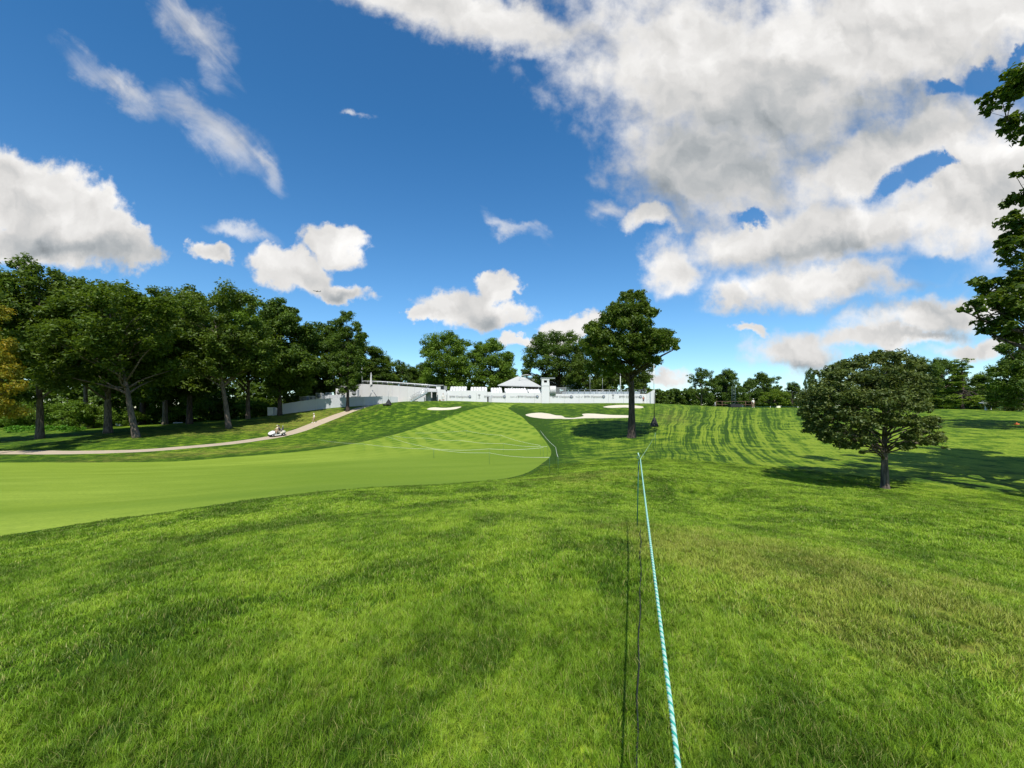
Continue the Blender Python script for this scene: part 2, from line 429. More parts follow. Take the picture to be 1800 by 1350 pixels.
M = dict(
    turf=turf_mat(), blades=blade_mat(), fairway=fairway_mat(),
    path=simple('cart_path_concrete', (0.42, 0.34, 0.24), 0.95, var=0.22, scale=1.4, bump=0.1),
    sand=simple('bunker_sand', (0.60, 0.535, 0.40), 0.95, var=0.06, scale=0.8, bump=0.2),
    white=simple('white_vinyl_panel', (0.62, 0.62, 0.625), 0.5, var=0.03, scale=0.5),
    offwhite=simple('weathered_white_panel', (0.48, 0.49, 0.50), 0.6, var=0.06, scale=0.7),
    fence=simple('fence_screen_fabric', (0.45, 0.47, 0.49), 0.7, var=0.12, scale=0.6),
    wingwall=simple('wing_wall_fabric', (0.56, 0.56, 0.56), 0.65, var=0.05, scale=0.6),
    seat=simple('white_seat_plastic', (0.66, 0.655, 0.64), 0.4, var=0.02),
    tent=simple('tent_canvas', (0.42, 0.43, 0.41), 0.7, var=0.10, scale=0.8),
    tentw=simple('white_tent_membrane', (0.80, 0.80, 0.78), 0.5, var=0.03),
    alu=simple('aluminium_rail', (0.50, 0.52, 0.53), 0.35, 0.7, var=0.1),
    steel=simple('galvanised_steel', (0.36, 0.38, 0.39), 0.45, 0.5, var=0.15),
    dark=simple('dark_interior', (0.035, 0.037, 0.04), 0.7, var=0.3),
    black=simple('black_fabric', (0.012, 0.013, 0.015), 0.8, var=0.3),
    greymesh=simple('grey_hatch', (0.22, 0.23, 0.24), 0.6, var=0.2),
    ink=simple('dark_grey_print', (0.13, 0.135, 0.145), 0.5, var=0.02),
    blueink=simple('blue_print', (0.03, 0.14, 0.36), 0.5, var=0.02),
    glass=simple('tent_window_glass', (0.22, 0.32, 0.50), 0.15, var=0.1),
    polew=simple('white_painted_pole', (0.78, 0.78, 0.76), 0.4, var=0.03),
    cartw=simple('cart_white_body', (0.82, 0.82, 0.79), 0.25, var=0.02),
    cream=simple('cart_cream_panel', (0.60, 0.55, 0.44), 0.4, var=0.05),
    seatb=simple('cart_seat_vinyl', (0.50, 0.45, 0.36), 0.5, var=0.06),
    rubber=simple('tyre_rubber', (0.012, 0.012, 0.012), 0.8, var=0.2),
    rim=simple('wheel_rim', (0.35, 0.35, 0.35), 0.35, 0.6),
    skin=simple('skin', (0.48, 0.30, 0.21), 0.55, var=0.06),
    shirtw=simple('white_cotton', (0.78, 0.78, 0.76), 0.9, var=0.03),
    shirty=simple('cream_polo', (0.66, 0.62, 0.42), 0.9, var=0.04),
    shirtd=simple('charcoal_polo', (0.05, 0.05, 0.06), 0.9, var=0.1),
    shirtr=simple('brick_red_shirt', (0.30, 0.08, 0.05), 0.9, var=0.1),
    khaki=simple('khaki_cotton', (0.30, 0.23, 0.15), 0.9, var=0.06),
    shorts=simple('dark_shorts', (0.05, 0.055, 0.07), 0.9, var=0.1),
    hair=simple('dark_hair', (0.03, 0.02, 0.015), 0.7),
    stakeg=simple('green_painted_steel', (0.010, 0.085, 0.045), 0.45, var=0.12, scale=20),
    ropew=simple('rope_white_strand', (0.37, 0.57, 0.46), 0.8, var=0.2, scale=120),
    ropet=simple('rope_teal_strand', (0.030, 0.33, 0.25), 0.8, var=0.2, scale=120),
    cable=simple('black_cable', (0.006, 0.010, 0.008), 0.95),
    mast=simple('dark_green_mast', (0.03, 0.06, 0.06), 0.5, var=0.2),
    rust=simple('rusty_rail', (0.14, 0.08, 0.05), 0.8, var=0.3),
    orange=simple('orange_plastic', (0.62, 0.16, 0.04), 0.6),
    plane=simple('aeroplane_skin', (0.16, 0.17, 0.19), 0.4),
    bark=bark_mat('oak_bark', (0.045, 0.034, 0.026), (0.17, 0.135, 0.105)),
    barkd=bark_mat('dark_bark', (0.020, 0.015, 0.012), (0.085, 0.062, 0.048)),
    leafa=leaf_mat('oak_leaves', (0.026, 0.050, 0.005), (0.065, 0.107, 0.010), (0.133, 0.189, 0.021)),
    leafb=leaf_mat('forest_leaves', (0.024, 0.052, 0.006), (0.062, 0.112, 0.012), (0.133, 0.198, 0.022)),
    leafc=leaf_mat('bright_leaves', (0.043, 0.090, 0.007), (0.099, 0.172, 0.014), (0.172, 0.258, 0.024)),
    leafm=leaf_mat('bronze_green_leaves', (0.028, 0.048, 0.010), (0.072, 0.104, 0.022), (0.170, 0.200, 0.050), 0.3),
    leafy=leaf_mat('yellowing_leaves', (0.060, 0.112, 0.010), (0.198, 0.215, 0.015), (0.447, 0.284, 0.026), 0.4),
    leafg=leaf_mat('golden_conifer_needles', (0.052, 0.103, 0.010), (0.120, 0.189, 0.015), (0.215, 0.284, 0.026)),
    weed=leaf_mat('bright_weed_leaves', (0.050, 0.150, 0.010), (0.095, 0.240, 0.015), (0.160, 0.340, 0.030)),
)

# ------------------------------------------------------------------ terrain height field
CP = [  # (u, v, depth) seen in the photograph
 (1120,1350,1.92),(600,1330,1.99),(1750,1330,1.99),(60,1330,1.99),
 (1120,930,5.8),(600,1020,4.1),(1500,1020,4.1),(100,1100,3.3),(1780,1090,3.4),
 (0,942,9.5),(300,899,11),(560,864,13.5),(800,849,16.5),(900,839,19),(960,812,26),(968,795,33),(930,745,58),(880,716,88),
 (0,870,20),(300,860,21),(600,830,24),(800,805,32),(750,765,56),
 (0,813,42),(250,812,42),(400,804,44),(560,790,48),(700,762,62),(800,729,80),(850,715.5,90),
 (0,796,50),(240,793,50),(400,780,58),(487,767,68),(560,743,80),(640,714,95),
 (0,757,88),(0,775,66),(240,769,62),(190,761,70),(290,746,96),(402,751,75),(440,736,96),(500,727,94),(590,717,94),
 (560,765,67),(640,745,76),(620,775,58),(700,740,78),(680,711.5,88),(740,707.5,94),(780,719,86),(650,728,84),
 (1000,735,56),(960,729,66),(1080,730,67),(1000,713,90),(1095,714.5,84),(1140,711,88),(1030,752,45),
 (1110,769,38),(1060,800,29),(1150,749,44),(1130,830,15.5),(1150,790,27),
 (1190,715,82),(1300,716,84),(1400,717,84),(1200,745,50),(1300,750,46),(1400,760,42),(1240,800,25),(1400,830,19),(1200,870,12.5),(1400,920,8.2),
 (1555,859,16),(1700,895,11.8),(1800,905,9.9),(1650,830,20),(1800,850,17.5),(1550,800,27),(1650,760,40),(1800,780,33),(1800,745,48),
 (1660,719,72),(1733,721,64),(1800,726,58),(1550,718,78),
]
XYZ = [tuple(at(*c)) for c in CP]
XYZ += [(-13, 100, 3.9), (-35, 101, 3.2), (0, 100, 3.5), (34, 100, 3.2), (60, 100, 1.3), (20, 125, 3.2), (-30, 130, 3.4), (-10, 160, 3.0),
        (0, 160, 3.0), (60, 130, 1.2), (90, 110, 1.2), (120, 100, 1.0), (50, 170, 1.6), (-90, 130, -1.5), (-60, 125, 1.0), (-140, 110, -2.6)]
for az, z0 in ((-75, -0.9), (-100, -0.5), (-140, 0), (180, 0), (-180, 0), (140, 0), (100, -0.3), (75, -0.9)):
    for r, k in ((2, 0.1), (6, 0.5), (15, 1.2), (50, 2.0)):
        XYZ.append((r * math.sin(R(az)), r * math.cos(R(az)), z0 * k))
for az in (-180, -140, -100, -75, -50, -35, -20, 0, 20, 35, 50, 75, 100, 140, 180):
    XYZ.append((260 * math.sin(R(az)), 260 * math.cos(R(az)), 1.0)); XYZ.append((900 * math.sin(R(az)), 900 * math.cos(R(az)), 0.0))
    XYZ.append((3000 * math.sin(R(az)), 3000 * math.cos(R(az)), -4.0)); XYZ.append((0.2 * math.sin(R(az)), 0.2 * math.cos(R(az)), 0.0)); XYZ.append((1.2 * math.sin(R(az)), 1.2 * math.cos(R(az)), 0.0))
XYZ = np.array(XYZ)
def polar(x, y):
    return np.stack([np.arctan2(x, y), np.log(np.maximum(np.hypot(x, y), 0.05))], -1)
class TPS:
    def __init__(s, q, val, lam=1e-3):
        s.q = q; n = len(q)
        K = s.k(q, q) + lam * np.eye(n)
        Pm = np.hstack([np.ones((n, 1)), q])
        A = np.zeros((n + 3, n + 3)); A[:n, :n] = K; A[:n, n:] = Pm; A[n:, :n] = Pm.T
        s.w = np.linalg.solve(A, np.concatenate([val, np.zeros(3)]))
    def k(s, a, b):
        d2 = ((a[:, None, :] - b[None, :, :]) ** 2).sum(-1) + 1e-12
        return 0.5 * d2 * np.log(d2)
    def __call__(s, p):
        p = np.atleast_2d(p); out = np.empty(len(p))
        for i in range(0, len(p), 20000):
            c = p[i:i + 20000]
            out[i:i + 20000] = s.k(c, s.q) @ s.w[:-3] + s.w[-3] + c @ s.w[-2:]
        return out
_pq = polar(XYZ[:, 0], XYZ[:, 1])
hf = TPS(_pq, XYZ[:, 2], 3e-4)
def gz(x, y):
    x = np.atleast_1d(np.asarray(x, float)); y = np.atleast_1d(np.asarray(y, float))
    return hf(polar(x, y))
def ground(x, y): return float(gz(x, y)[0])
def on_ground(u, Y, dz=0.0):
    x = (u - 900) / F * Y
    return Vector((x, Y, ground(x, Y) + dz))
def hit(u, v, y0=1.2, y1=300):
    """where the sight line through photograph pixel (u,v) meets the ground"""
    Y = np.exp(np.linspace(math.log(y0), math.log(y1), 400))
    X = (u - 900) / F * Y
    d = (EYE - (v - HOR) / F * Y) - gz(X, Y)
    k = np.where(d < 0)[0]
    if len(k) == 0:
        k = [int(np.argmin(d))]
    i = k[0]
    a, b = Y[max(i - 1, 0)], Y[i]
    for _ in range(18):
        m_ = 0.5 * (a + b)
        if (EYE - (v - HOR) / F * m_) - ground((u - 900) / F * m_, m_) < 0: b = m_
        else: a = m_
    return np.array(((u - 900) / F * b, b))

def smooth_line(pts, n=6, closed=False):
    pts = [np.array(p, float) for p in pts]; out = []
    N = len(pts)
    for i in range(N if closed else N - 1):
        p0 = pts[(i - 1) % N] if closed or i > 0 else pts[0]
        p1, p2 = pts[i], pts[(i + 1) % N]
        p3 = pts[(i + 2) % N] if closed or i + 2 < N else pts[-1]
        for k in range(n):
            t = k / n
            out.append(0.5 * ((2 * p1) + (-p0 + p2) * t + (2 * p0 - 5 * p1 + 4 * p2 - p3) * t * t + (-p0 + 3 * p1 - 3 * p2 + p3) * t ** 3))
    if not closed: out.append(pts[-1])
    return out

# outlines of the surfaces, walked on the ground
# fairway: near edge from the left to the right tip, then up to the green approach, back along the far edge
fw_right = smooth_line([hit(u, v) for u, v in [(0,942),(140,921),(300,899),(430,880),(560,864),(690,855),(800,849),(860,844),(905,838),(940,824),(962,808),(969,795),(962,780),(948,762),(930,745),(908,727),(893,717.5)]], 5)
fw_left = smooth_line([hit(u, v) for u, v in [(836,717.5),(800,729),(750,746),(700,762),(640,776),(560,790),(480,798),(400,804),(330,810),(250,812),(120,813),(0,813)]], 5)
fairway_poly = [(-40, 14), (-22, 10.2)] + [tuple(p) for p in fw_right] + [(0.5, 95), (-3.2, 96)] + [tuple(p) for p in fw_left] + [(-80, 43), (-110, 38)]
pathc = [(-115, 52), (-90, 51)] + [tuple(hit(u, v)) for u, v in [(0,795.5),(120,795.5),(240,792.5),(330,786),(400,779.5),(450,773),(487,767),(525,757),(560,743.5),(600,728),(636,716.5)]]
pathc = smooth_line(pathc + [(-30.5, 97), (-26, 100.5)], 5)
def offset_poly(line, w):
    L, Rr = [], []
    for i, p in enumerate(line):
        d = line[min(i + 1, len(line) - 1)] - line[max(i - 1, 0)]; d = d / (np.linalg.norm(d) + 1e-9)
        n_ = np.array((-d[1], d[0])); ww = w(i / len(line))
        L.append(tuple(p + n_ * ww)); Rr.append(tuple(p - n_ * ww))
    return L + Rr[::-1]
path_poly = offset_poly(pathc, lambda t: 1.35 + 0.35 * max(0, t - 0.7))
def pix_poly(pts, n=5): return [tuple(p) for p in smooth_line([hit(u, v) for u, v in pts], n, True)]
bunker_l = pix_poly([(751,719.5),(756,717),(765,716.2),(778,716.8),(790,716.6),(802,715.2),(811,714.8),(806,717.5),(798,719.3),(785,720.6),(765,720.8)])
bunker_m = pix_poly([(924,729),(934,726.5),(950,725.5),(964,727),(976,729.8),(988,731),(995,734.2),(1010,734.2),(1026,731.5),(1024,727.6),(1045,727.2),(1075,729.5),(1100,729.8),(1112,731.5),(1106,734),(1070,735),(1030,735),(1000,736.4),(975,736.0),(945,734.8),(930,732)])
bunker_r = pix_poly([(1060,715.2),(1074,712.8),(1092,711.8),(1112,712.2),(1130,714.6),(1128,717.2),(1112,717.3),(1098,716.2),(1075,717)])

POLYS = dict(fairway=fairway_poly, path=path_poly, bunker_l=bunker_l, bunker_m=bunker_m, bunker_r=bunker_r)
PPOLY = {k: polar(np.array(v)[:, 0], np.array(v)[:, 1]) for k, v in POLYS.items()}
def inside(poly, pts):
    x, y = pts[:, 0], pts[:, 1]; res = np.zeros(len(pts), bool)
    a = poly; b = np.roll(poly, -1, 0)
    for (x1, y1), (x2, y2) in zip(a, b):
        c = ((y1 > y) != (y2 > y))
        with np.errstate(divide='ignore', invalid='ignore'):
            res ^= c & (x < (x2 - x1) * (y - y1) / (y2 - y1 + 1e-15) + x1)
    return res
def dist_to(line, pts):
    a = np.array(line)[:-1]; b = np.array(line)[1:]; best = np.full(len(pts), 1e9)
    for p, q in zip(a, b):
        d = q - p; t = np.clip(((pts - p) @ d) / (d @ d + 1e-12), 0, 1)
        best = np.minimum(best, np.hypot(*(pts - (p + t[:, None] * d)).T))
    return best

# flow lines of mowers and tyres over the rough
FL = [
 (0.0, [(1060,818),(960,838),(850,862),(560,882),(250,925),(0,962)]),
 (1.0, [(1090,826),(960,880),(800,950),(400,1090),(0,1230)]),
 (2.0, [(1108,840),(1040,940),(900,1110),(650,1350)]),
 (3.0, [(1120,850),(1119,1000),(1118,1180),(1118,1350)]),
 (4.0, [(1132,840),(1190,940),(1300,1120),(1430,1350)]),
 (5.0, [(1142,825),(1230,900),(1450,1060),(1800,1290)]),
 (6.0, [(1165,716),(1150,750),(1147,790),(1180,840),(1300,910),(1550,1010),(1800,1110)]),
 (7.5, [(1200,716),(1185,750),(1180,790),(1230,842),(1400,905),(1800,1020)]),
 (9.0, [(1245,716),(1232,750),(1245,800),(1330,852),(1500,890),(1800,960)]),
 (10.5, [(1300,716),(1300,755),(1340,805),(1450,850),(1600,880),(1800,920)]),
 (12.0, [(1370,716),(1400,765),(1480,815),(1650,850),(1800,870)]),
 (14.0, [(1480,718),(1560,770),(1680,800),(1800,820)]),
 (16.0, [(1600,720),(1700,745),(1800,760)]),
 (-2.0, [(700,740),(620,770),(400,792),(0,803)]), (-1.0, [(980,740),(985,780),(1000,815)]), (1.5, [(1040,730),(1060,780),(1080,815)]),
]
fs_, fv_, ft_ = [], [], []
for s_, line in FL:
    ln = smooth_line([hit(u, v) for u, v in line], 3)
    for p in ln: fs_.append(polar(p[0], p[1])); fv_.append(s_)
flow = TPS(np.array(fs_), np.array(fv_), 3e-3)
def gauss_px(pts, u, v, su, sv):
    """a broad soft patch on the ground round the spot that pixel (u,v) shows"""
    c = polar(*hit(u, v)); q = polar(pts[:, 0], pts[:, 1]) - c
    return np.exp(-(q[:, 0] / su) ** 2 - (q[:, 1] / sv) ** 2)
def turf_attrs(pts):
    q = polar(pts[:, 0], pts[:, 1])
    s = np.clip(flow(q), -6, 20)
    t = q[:, 1]
    w = np.clip(gauss_px(pts, 1265, 755, 0.115, 0.75) + 0.6 * gauss_px(pts, 1330, 830, 0.14, 0.35) + 0.3 * gauss_px(pts, 1420, 760, 0.16, 0.5) + 0.42 * np.clip((15 - np.hypot(pts[:, 0], pts[:, 1])) / 6, 0, 1), 0, 1)
    ins = inside(PPOLY['fairway'], q)
    dn = dist_to(np.array(fw_right), pts); df = dist_to(np.array(fw_left), pts)
    wn_ = np.interp(np.hypot(pts[:, 0], pts[:, 1]), [10, 20, 40, 90], [0.75, 1.0, 2.0, 3.5])
    collar = np.maximum(np.exp(-(dn / wn_) ** 2) * 0.9, np.exp(-(df / 4.5) ** 2) * 0.6)
    dry = (1.0 * gauss_px(pts, 1450, 1010, 0.35, 0.35) + 0.9 * gauss_px(pts, 1250, 960, 0.2, 0.2) + 1.0 * gauss_px(pts, 540, 735, 0.12, 0.12) + 0.9 * gauss_px(pts, 380, 795, 0.3, 0.07)
           + 0.8 * gauss_px(pts, 1020, 838, 0.16, 0.13) + 0.7 * gauss_px(pts, 1180, 735, 0.05, 0.3) + 0.6 * gauss_px(pts, 1700, 895, 0.16, 0.10) + 0.8 * gauss_px(pts, 330, 760, 0.15, 0.08) + 0.7 * gauss_px(pts, 1650, 1090, 0.2, 0.2))
    lush = (0.9 * gauss_px(pts, 1550, 790, 0.2, 0.35) + 0.5 * gauss_px(pts, 700, 950, 0.6, 0.4) + 0.7 * gauss_px(pts, 1270, 840, 0.14, 0.2) - 0.9 * gauss_px(pts, 1050, 728, 0.12, 0.22) - 0.5 * gauss_px(pts, 680, 725, 0.12, 0.15)
            - 0.8 * gauss_px(pts, 250, 760, 0.35, 0.25) - 0.35 * gauss_px(pts, 1080, 1000, 0.12, 0.6))
    return np.stack([s, t, w], -1), np.stack([collar, np.clip(dry, 0, 1), lush], -1)

# ------------------------------------------------------------------ one triangulation, cut along the outlines
def build_ground():
    rings = np.arange(math.log(0.35), math.log(2900), 0.030)
    pts = []
    for i, lr in enumerate(rings):
        st = R(1.2)
        th = np.arange(R(-66), R(66) + 1e-6, st) + (0.5 * st if i % 2 else 0)
        pts += [(a, lr) for a in th]
        if i % 3 == 0:
            pts += [(a, lr) for a in np.concatenate([np.arange(R(-180), R(-67), R(5)), np.arange(R(70), R(180.1), R(5))])]
    pts = np.array(pts)
    verts = [tuple(p) for p in pts]; edges = []
    for k, pp in PPOLY.items():
        b = len(verts); n = len(pp)
        verts += [tuple(p) for p in pp]; edges += [(b + i, b + (i + 1) % n) for i in range(n)]
    res = geometry.delaunay_2d_cdt([Vector(v) for v in verts], edges, [], 0, 1e-6, False)
    V = np.array([tuple(v) for v in res[0]]); Fc = np.array([f for f in res[2] if len(f) == 3])
    x = np.exp(V[:, 1]) * np.sin(V[:, 0]); y = np.exp(V[:, 1]) * np.cos(V[:, 0])
    cen = V[Fc].mean(1)
    cls = np.zeros(len(Fc), int)
    names = list(PPOLY)
    for i, k in enumerate(names): cls[inside(PPOLY[k], cen) & (cls == 0)] = i + 1
    z = gz(x, y)
    # gentle unevenness of the rough
    z = z + 0.012 * np.sin(x * 1.3 + 0.7 * y) * np.sin(y * 1.1 - 0.4 * x)
    sunk = np.zeros(len(V))
    for i, k in enumerate(names):
        if k.startswith('bunker'):
            m = inside(PPOLY[k], V)
            ring = np.vstack([np.array(POLYS[k]), POLYS[k][:1]])
            d = dist_to(ring, np.stack([x, y], -1))
            sunk[m] = np.minimum(d[m] * 0.18, 0.22)
    z = z - sunk
    co = np.stack([x, y, z], -1)
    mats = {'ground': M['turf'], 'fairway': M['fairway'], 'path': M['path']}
    out = {}
    for ci, k in [(0, 'ground')] + [(i + 1, n) for i, n in enumerate(names)]:
        f = Fc[cls == ci]
        if ci == 0:
            pass
        ids, inv = np.unique(f, return_inverse=True); f2 = inv.reshape(f.shape)
        a, b, c = co[ids][f2[:, 0]], co[ids][f2[:, 1]], co[ids][f2[:, 2]]
        nz = np.cross(b - a, c - a)[:, 2]; f2[nz < 0] = f2[nz < 0][:, ::-1]
        nm = {'ground': 'ground', 'fairway': 'fairway', 'path': 'cart_path'}.get(k, 'bunker')
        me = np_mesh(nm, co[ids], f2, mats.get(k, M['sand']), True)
        xy = co[ids][:, :2]
        if k == 'ground':
            fl, ex = turf_attrs(xy)
            a_ = me.attributes.new('flow', 'FLOAT_VECTOR', 'POINT'); a_.data.foreach_set('vector', fl.astype(np.float32).ravel())
            a_ = me.attributes.new('extra', 'FLOAT_VECTOR', 'POINT'); a_.data.foreach_set('vector', ex.astype(np.float32).ravel())
        if k == 'fairway':
            q = polar(xy[:, 0], xy[:, 1])
            yy = xy[:, 1]; uu = 900 + F * xy[:, 0] / np.maximum(yy, 1)
            chk = np.clip((uu - 560) / 160, 0, 1) * np.clip((yy - 33) / 18, 0, 1)
            arc = yy - (34 + 0.020 * (xy[:, 0] + 16) ** 2)          # edge between two mowing directions
            band = 1 / (1 + np.exp(arc / 0.5)) * 0.8 * np.clip((uu - 150) / 400, 0, 1) + 0.5 * np.exp(-((yy - 16 - 0.12 * xy[:, 0]) / 1.6) ** 2)
            ex = np.stack([chk, np.clip(band, 0, 1), chk * 0], -1)
            a_ = me.attributes.new('extra', 'FLOAT_VECTOR', 'POINT'); a_.data.foreach_set('vector', ex.astype(np.float32).ravel())
        o = bpy.data.objects.new(nm, me); col.objects.link(o)
        out[k] = o
        if k in ('ground', 'fairway', 'path'): o['kind'] = 'structure'
    # a small cap under the photographer's feet closes the middle of the polar sheet
    tag(out['bunker_l'], 'small crescent of pale sand on the left mound below the stairs', 'sand bunker', 'sand bunkers around the green')
    tag(out['bunker_m'], 'long two-lobed pale sand bunker below the green, behind the big oak trunk', 'sand bunker', 'sand bunkers around the green')
    tag(out['bunker_r'], 'thin strip of pale sand right at the foot of the banner wall', 'sand bunker', 'sand bunkers around the green')
    return out
GROUND = build_ground()
cap = MB(); cap.add([(0.37 * math.cos(a), 0.37 * math.sin(a), ground(0.37 * math.cos(a), 0.37 * math.sin(a)) - 0.006) for a in [2 * math.pi * k / 16 for k in range(16)]], [tuple(range(16))])
tag(cap.build('ground', M['turf']), kind='structure')

# ------------------------------------------------------------------ grass blades (instanced patches)
def patch_mesh(name, size, n, h0, h1, w, seed, curl=0.5, tip=True):
    r = np.random.default_rng(seed)
    # tufts inside the patch so the sward is clumpy
    nt = max(4, n // 14)
    cx = r.uniform(-size / 2, size / 2, nt); cy = r.uniform(-size / 2, size / 2, nt); ca = r.uniform(0, 2 * math.pi, nt); ch = r.uniform(0.7, 1.2, nt)
    k = r.integers(0, nt, n)
    x = cx[k] + r.normal(0, size * 0.045, n); y = cy[k] + r.normal(0, size * 0.045, n)
    az = ca[k] + r.normal(0, 0.9, n)
    H = r.uniform(h0, h1, n) * ch[k]; Wd = w * r.uniform(0.6, 1.3, n); lean = np.abs(r.normal(0.35, 0.35, n)) + 0.05
    dx, dy = np.cos(az), np.sin(az); tw = az + math.pi / 2 + r.normal(0, 0.6, n); wx, wy = np.cos(tw), np.sin(tw)
    V = np.zeros((n, 5, 3)); al = np.zeros((n, 5))
    for j, (tt, ws, idx) in enumerate(((0.0, 0.5, (0, 1)), (0.55, 0.42, (2, 3)))):
        off = H * lean * tt ** 1.6
        zz = H * tt * (1 - 0.25 * curl * tt)
        for sgn, ii in ((-1, idx[0]), (1, idx[1])):
            V[:, ii, 0] = x + dx * off + sgn * wx * Wd * ws; V[:, ii, 1] = y + dy * off + sgn * wy * Wd * ws; V[:, ii, 2] = zz
            al[:, ii] = tt
    off = H * (lean + curl * 0.45)
    V[:, 4, 0] = x + dx * off; V[:, 4, 1] = y + dy * off; V[:, 4, 2] = H * (1 - 0.35 * curl * lean).clip(0.35, 1); al[:, 4] = 1
    V[:, :2, 2] -= 0.01
    base = (np.arange(n) * 5)[:, None]
    F3 = np.concatenate([base + np.array([[0, 1, 3]]), base + np.array([[0, 3, 2]]), base + np.array([[2, 3, 4]])], 0)
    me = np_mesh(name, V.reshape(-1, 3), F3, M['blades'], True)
    a = me.attributes.new('tint', 'FLOAT', 'POINT'); a.data.foreach_set('value', np.repeat(r.uniform(0, 1, n), 5).astype(np.float32))
    a = me.attributes.new('along', 'FLOAT', 'POINT'); a.data.foreach_set('value', al.ravel().astype(np.float32))
    return me

def scatter(name, pts, rotspin, scale, protos, label):
    """pts: Nx2 on the ground; every point carries a patch that follows the slope"""
    x, y = pts[:, 0], pts[:, 1]; z = gz(x, y) + 0.012 * np.sin(x * 1.3 + 0.7 * y) * np.sin(y * 1.1 - 0.4 * x)
    e = 0.25
    gx = (gz(x + e, y) - gz(x - e, y)) / (2 * e); gy = (gz(x, y + e) - gz(x, y - e)) / (2 * e)
    nrm = np.stack([-gx, -gy, np.ones_like(gx)], -1); nrm /= np.linalg.norm(nrm, axis=1)[:, None]
    cs, sn = np.cos(rotspin), np.sin(rotspin)
    X = np.stack([cs, sn, np.zeros_like(cs)], -1); X -= nrm * (X * nrm).sum(1)[:, None]; X /= np.linalg.norm(X, axis=1)[:, None]
    Yv = np.cross(nrm, X)
    Rm = np.stack([X, Yv, nrm], -1)
    ey = np.arcsin(np.clip(-Rm[:, 2, 0], -1, 1)); exx = np.arctan2(Rm[:, 2, 1], Rm[:, 2, 2]); ez = np.arctan2(Rm[:, 1, 0], Rm[:, 0, 0])
    me = bpy.data.meshes.new(name); me.vertices.add(len(pts)); me.vertices.foreach_set('co', np.stack([x, y, z], -1).astype(np.float32).ravel())
    fl, ex = turf_attrs(pts)
    for nm, arr in (('flow', fl), ('extra', ex), ('rot', np.stack([exx, ey, ez], -1)), ('scl', scale)):
        a = me.attributes.new(nm, 'FLOAT_VECTOR', 'POINT'); a.data.foreach_set('vector', np.asarray(arr, np.float32).ravel())
    a = me.attributes.new('pick', 'INT', 'POINT'); a.data.foreach_set('value', rng.integers(0, len(protos), len(pts)).astype(np.int32))
    o = bpy.data.objects.new(name, me); col.objects.link(o)
    cl = bpy.data.collections.new(name + '_patches')
    for i, p in enumerate(protos):
        q = bpy.data.objects.new('blade_patch', p); cl.objects.link(q)
    ng = bpy.data.node_groups.new(name, 'GeometryNodeTree')
    ng.interface.new_socket('Geometry', in_out='INPUT', socket_type='NodeSocketGeometry')
    ng.interface.new_socket('Geometry', in_out='OUTPUT', socket_type='NodeSocketGeometry')
    N = ng.nodes; L = ng.links
    gi = N.new('NodeGroupInput'); go = N.new('NodeGroupOutput')
    ci = N.new('GeometryNodeCollectionInfo'); ci.inputs[0].default_value = cl
    ci.inputs['Separate Children'].default_value = True; ci.inputs['Reset Children'].default_value = True
    ip = N.new('GeometryNodeInstanceOnPoints'); ip.inputs['Pick Instance'].default_value = True
    def attr(nm, ty):
        a = N.new('GeometryNodeInputNamedAttribute'); a.data_type = ty; a.inputs['Name'].default_value = nm
        return [s for s in a.outputs if s.enabled and s.name == 'Attribute'][0]
    e2r = N.new('FunctionNodeEulerToRotation')
    L.new(attr('rot', 'FLOAT_VECTOR'), e2r.inputs[0])
    L.new(gi.outputs[0], ip.inputs['Points']); L.new(ci.outputs[0], ip.inputs['Instance'])
    L.new(attr('pick', 'INT'), ip.inputs['Instance Index']); L.new(e2r.outputs[0], ip.inputs['Rotation'])
    L.new(attr('scl', 'FLOAT_VECTOR'), ip.inputs['Scale']); L.new(ip.outputs[0], go.inputs[0])
    md = o.modifiers.new('grass', 'NODES'); md.node_group = ng
    return tag(o, label, 'grass', kind='stuff')

def turf_points(r0, r1, spacing, amax=62):
    out = []
    r = r0
    while r < r1:
        n = int(2 * R(amax) * r / spacing)
        a = np.linspace(R(-amax), R(amax), max(n, 2)) + rng.normal(0, 0.35 * spacing / r, max(n, 2))
        rr = r + rng.normal(0, 0.35 * spacing, len(a))
        out.append(np.stack([rr * np.sin(a), rr * np.cos(a)], -1)); r += spacing
    p = np.concatenate(out); q = polar(p[:, 0], p[:, 1])
    keep = np.ones(len(p), bool)
    for k in PPOLY: keep &= ~inside(PPOLY[k], q)
    return p[keep]
def vnoise(p, sc, seed=0):
    g = np.random.default_rng(seed).uniform(0, 1, (64, 64)); q = p / sc; i = np.floor(q).astype(int); f = q - i; f = f * f * (3 - 2 * f)
    a = g[i[:, 0] % 64, i[:, 1] % 64]; b = g[(i[:, 0] + 1) % 64, i[:, 1] % 64]; c = g[i[:, 0] % 64, (i[:, 1] + 1) % 64]; d = g[(i[:, 0] + 1) % 64, (i[:, 1] + 1) % 64]
    return (a * (1 - f[:, 0]) + b * f[:, 0]) * (1 - f[:, 1]) + (c * (1 - f[:, 0]) + d * f[:, 0]) * f[:, 1]
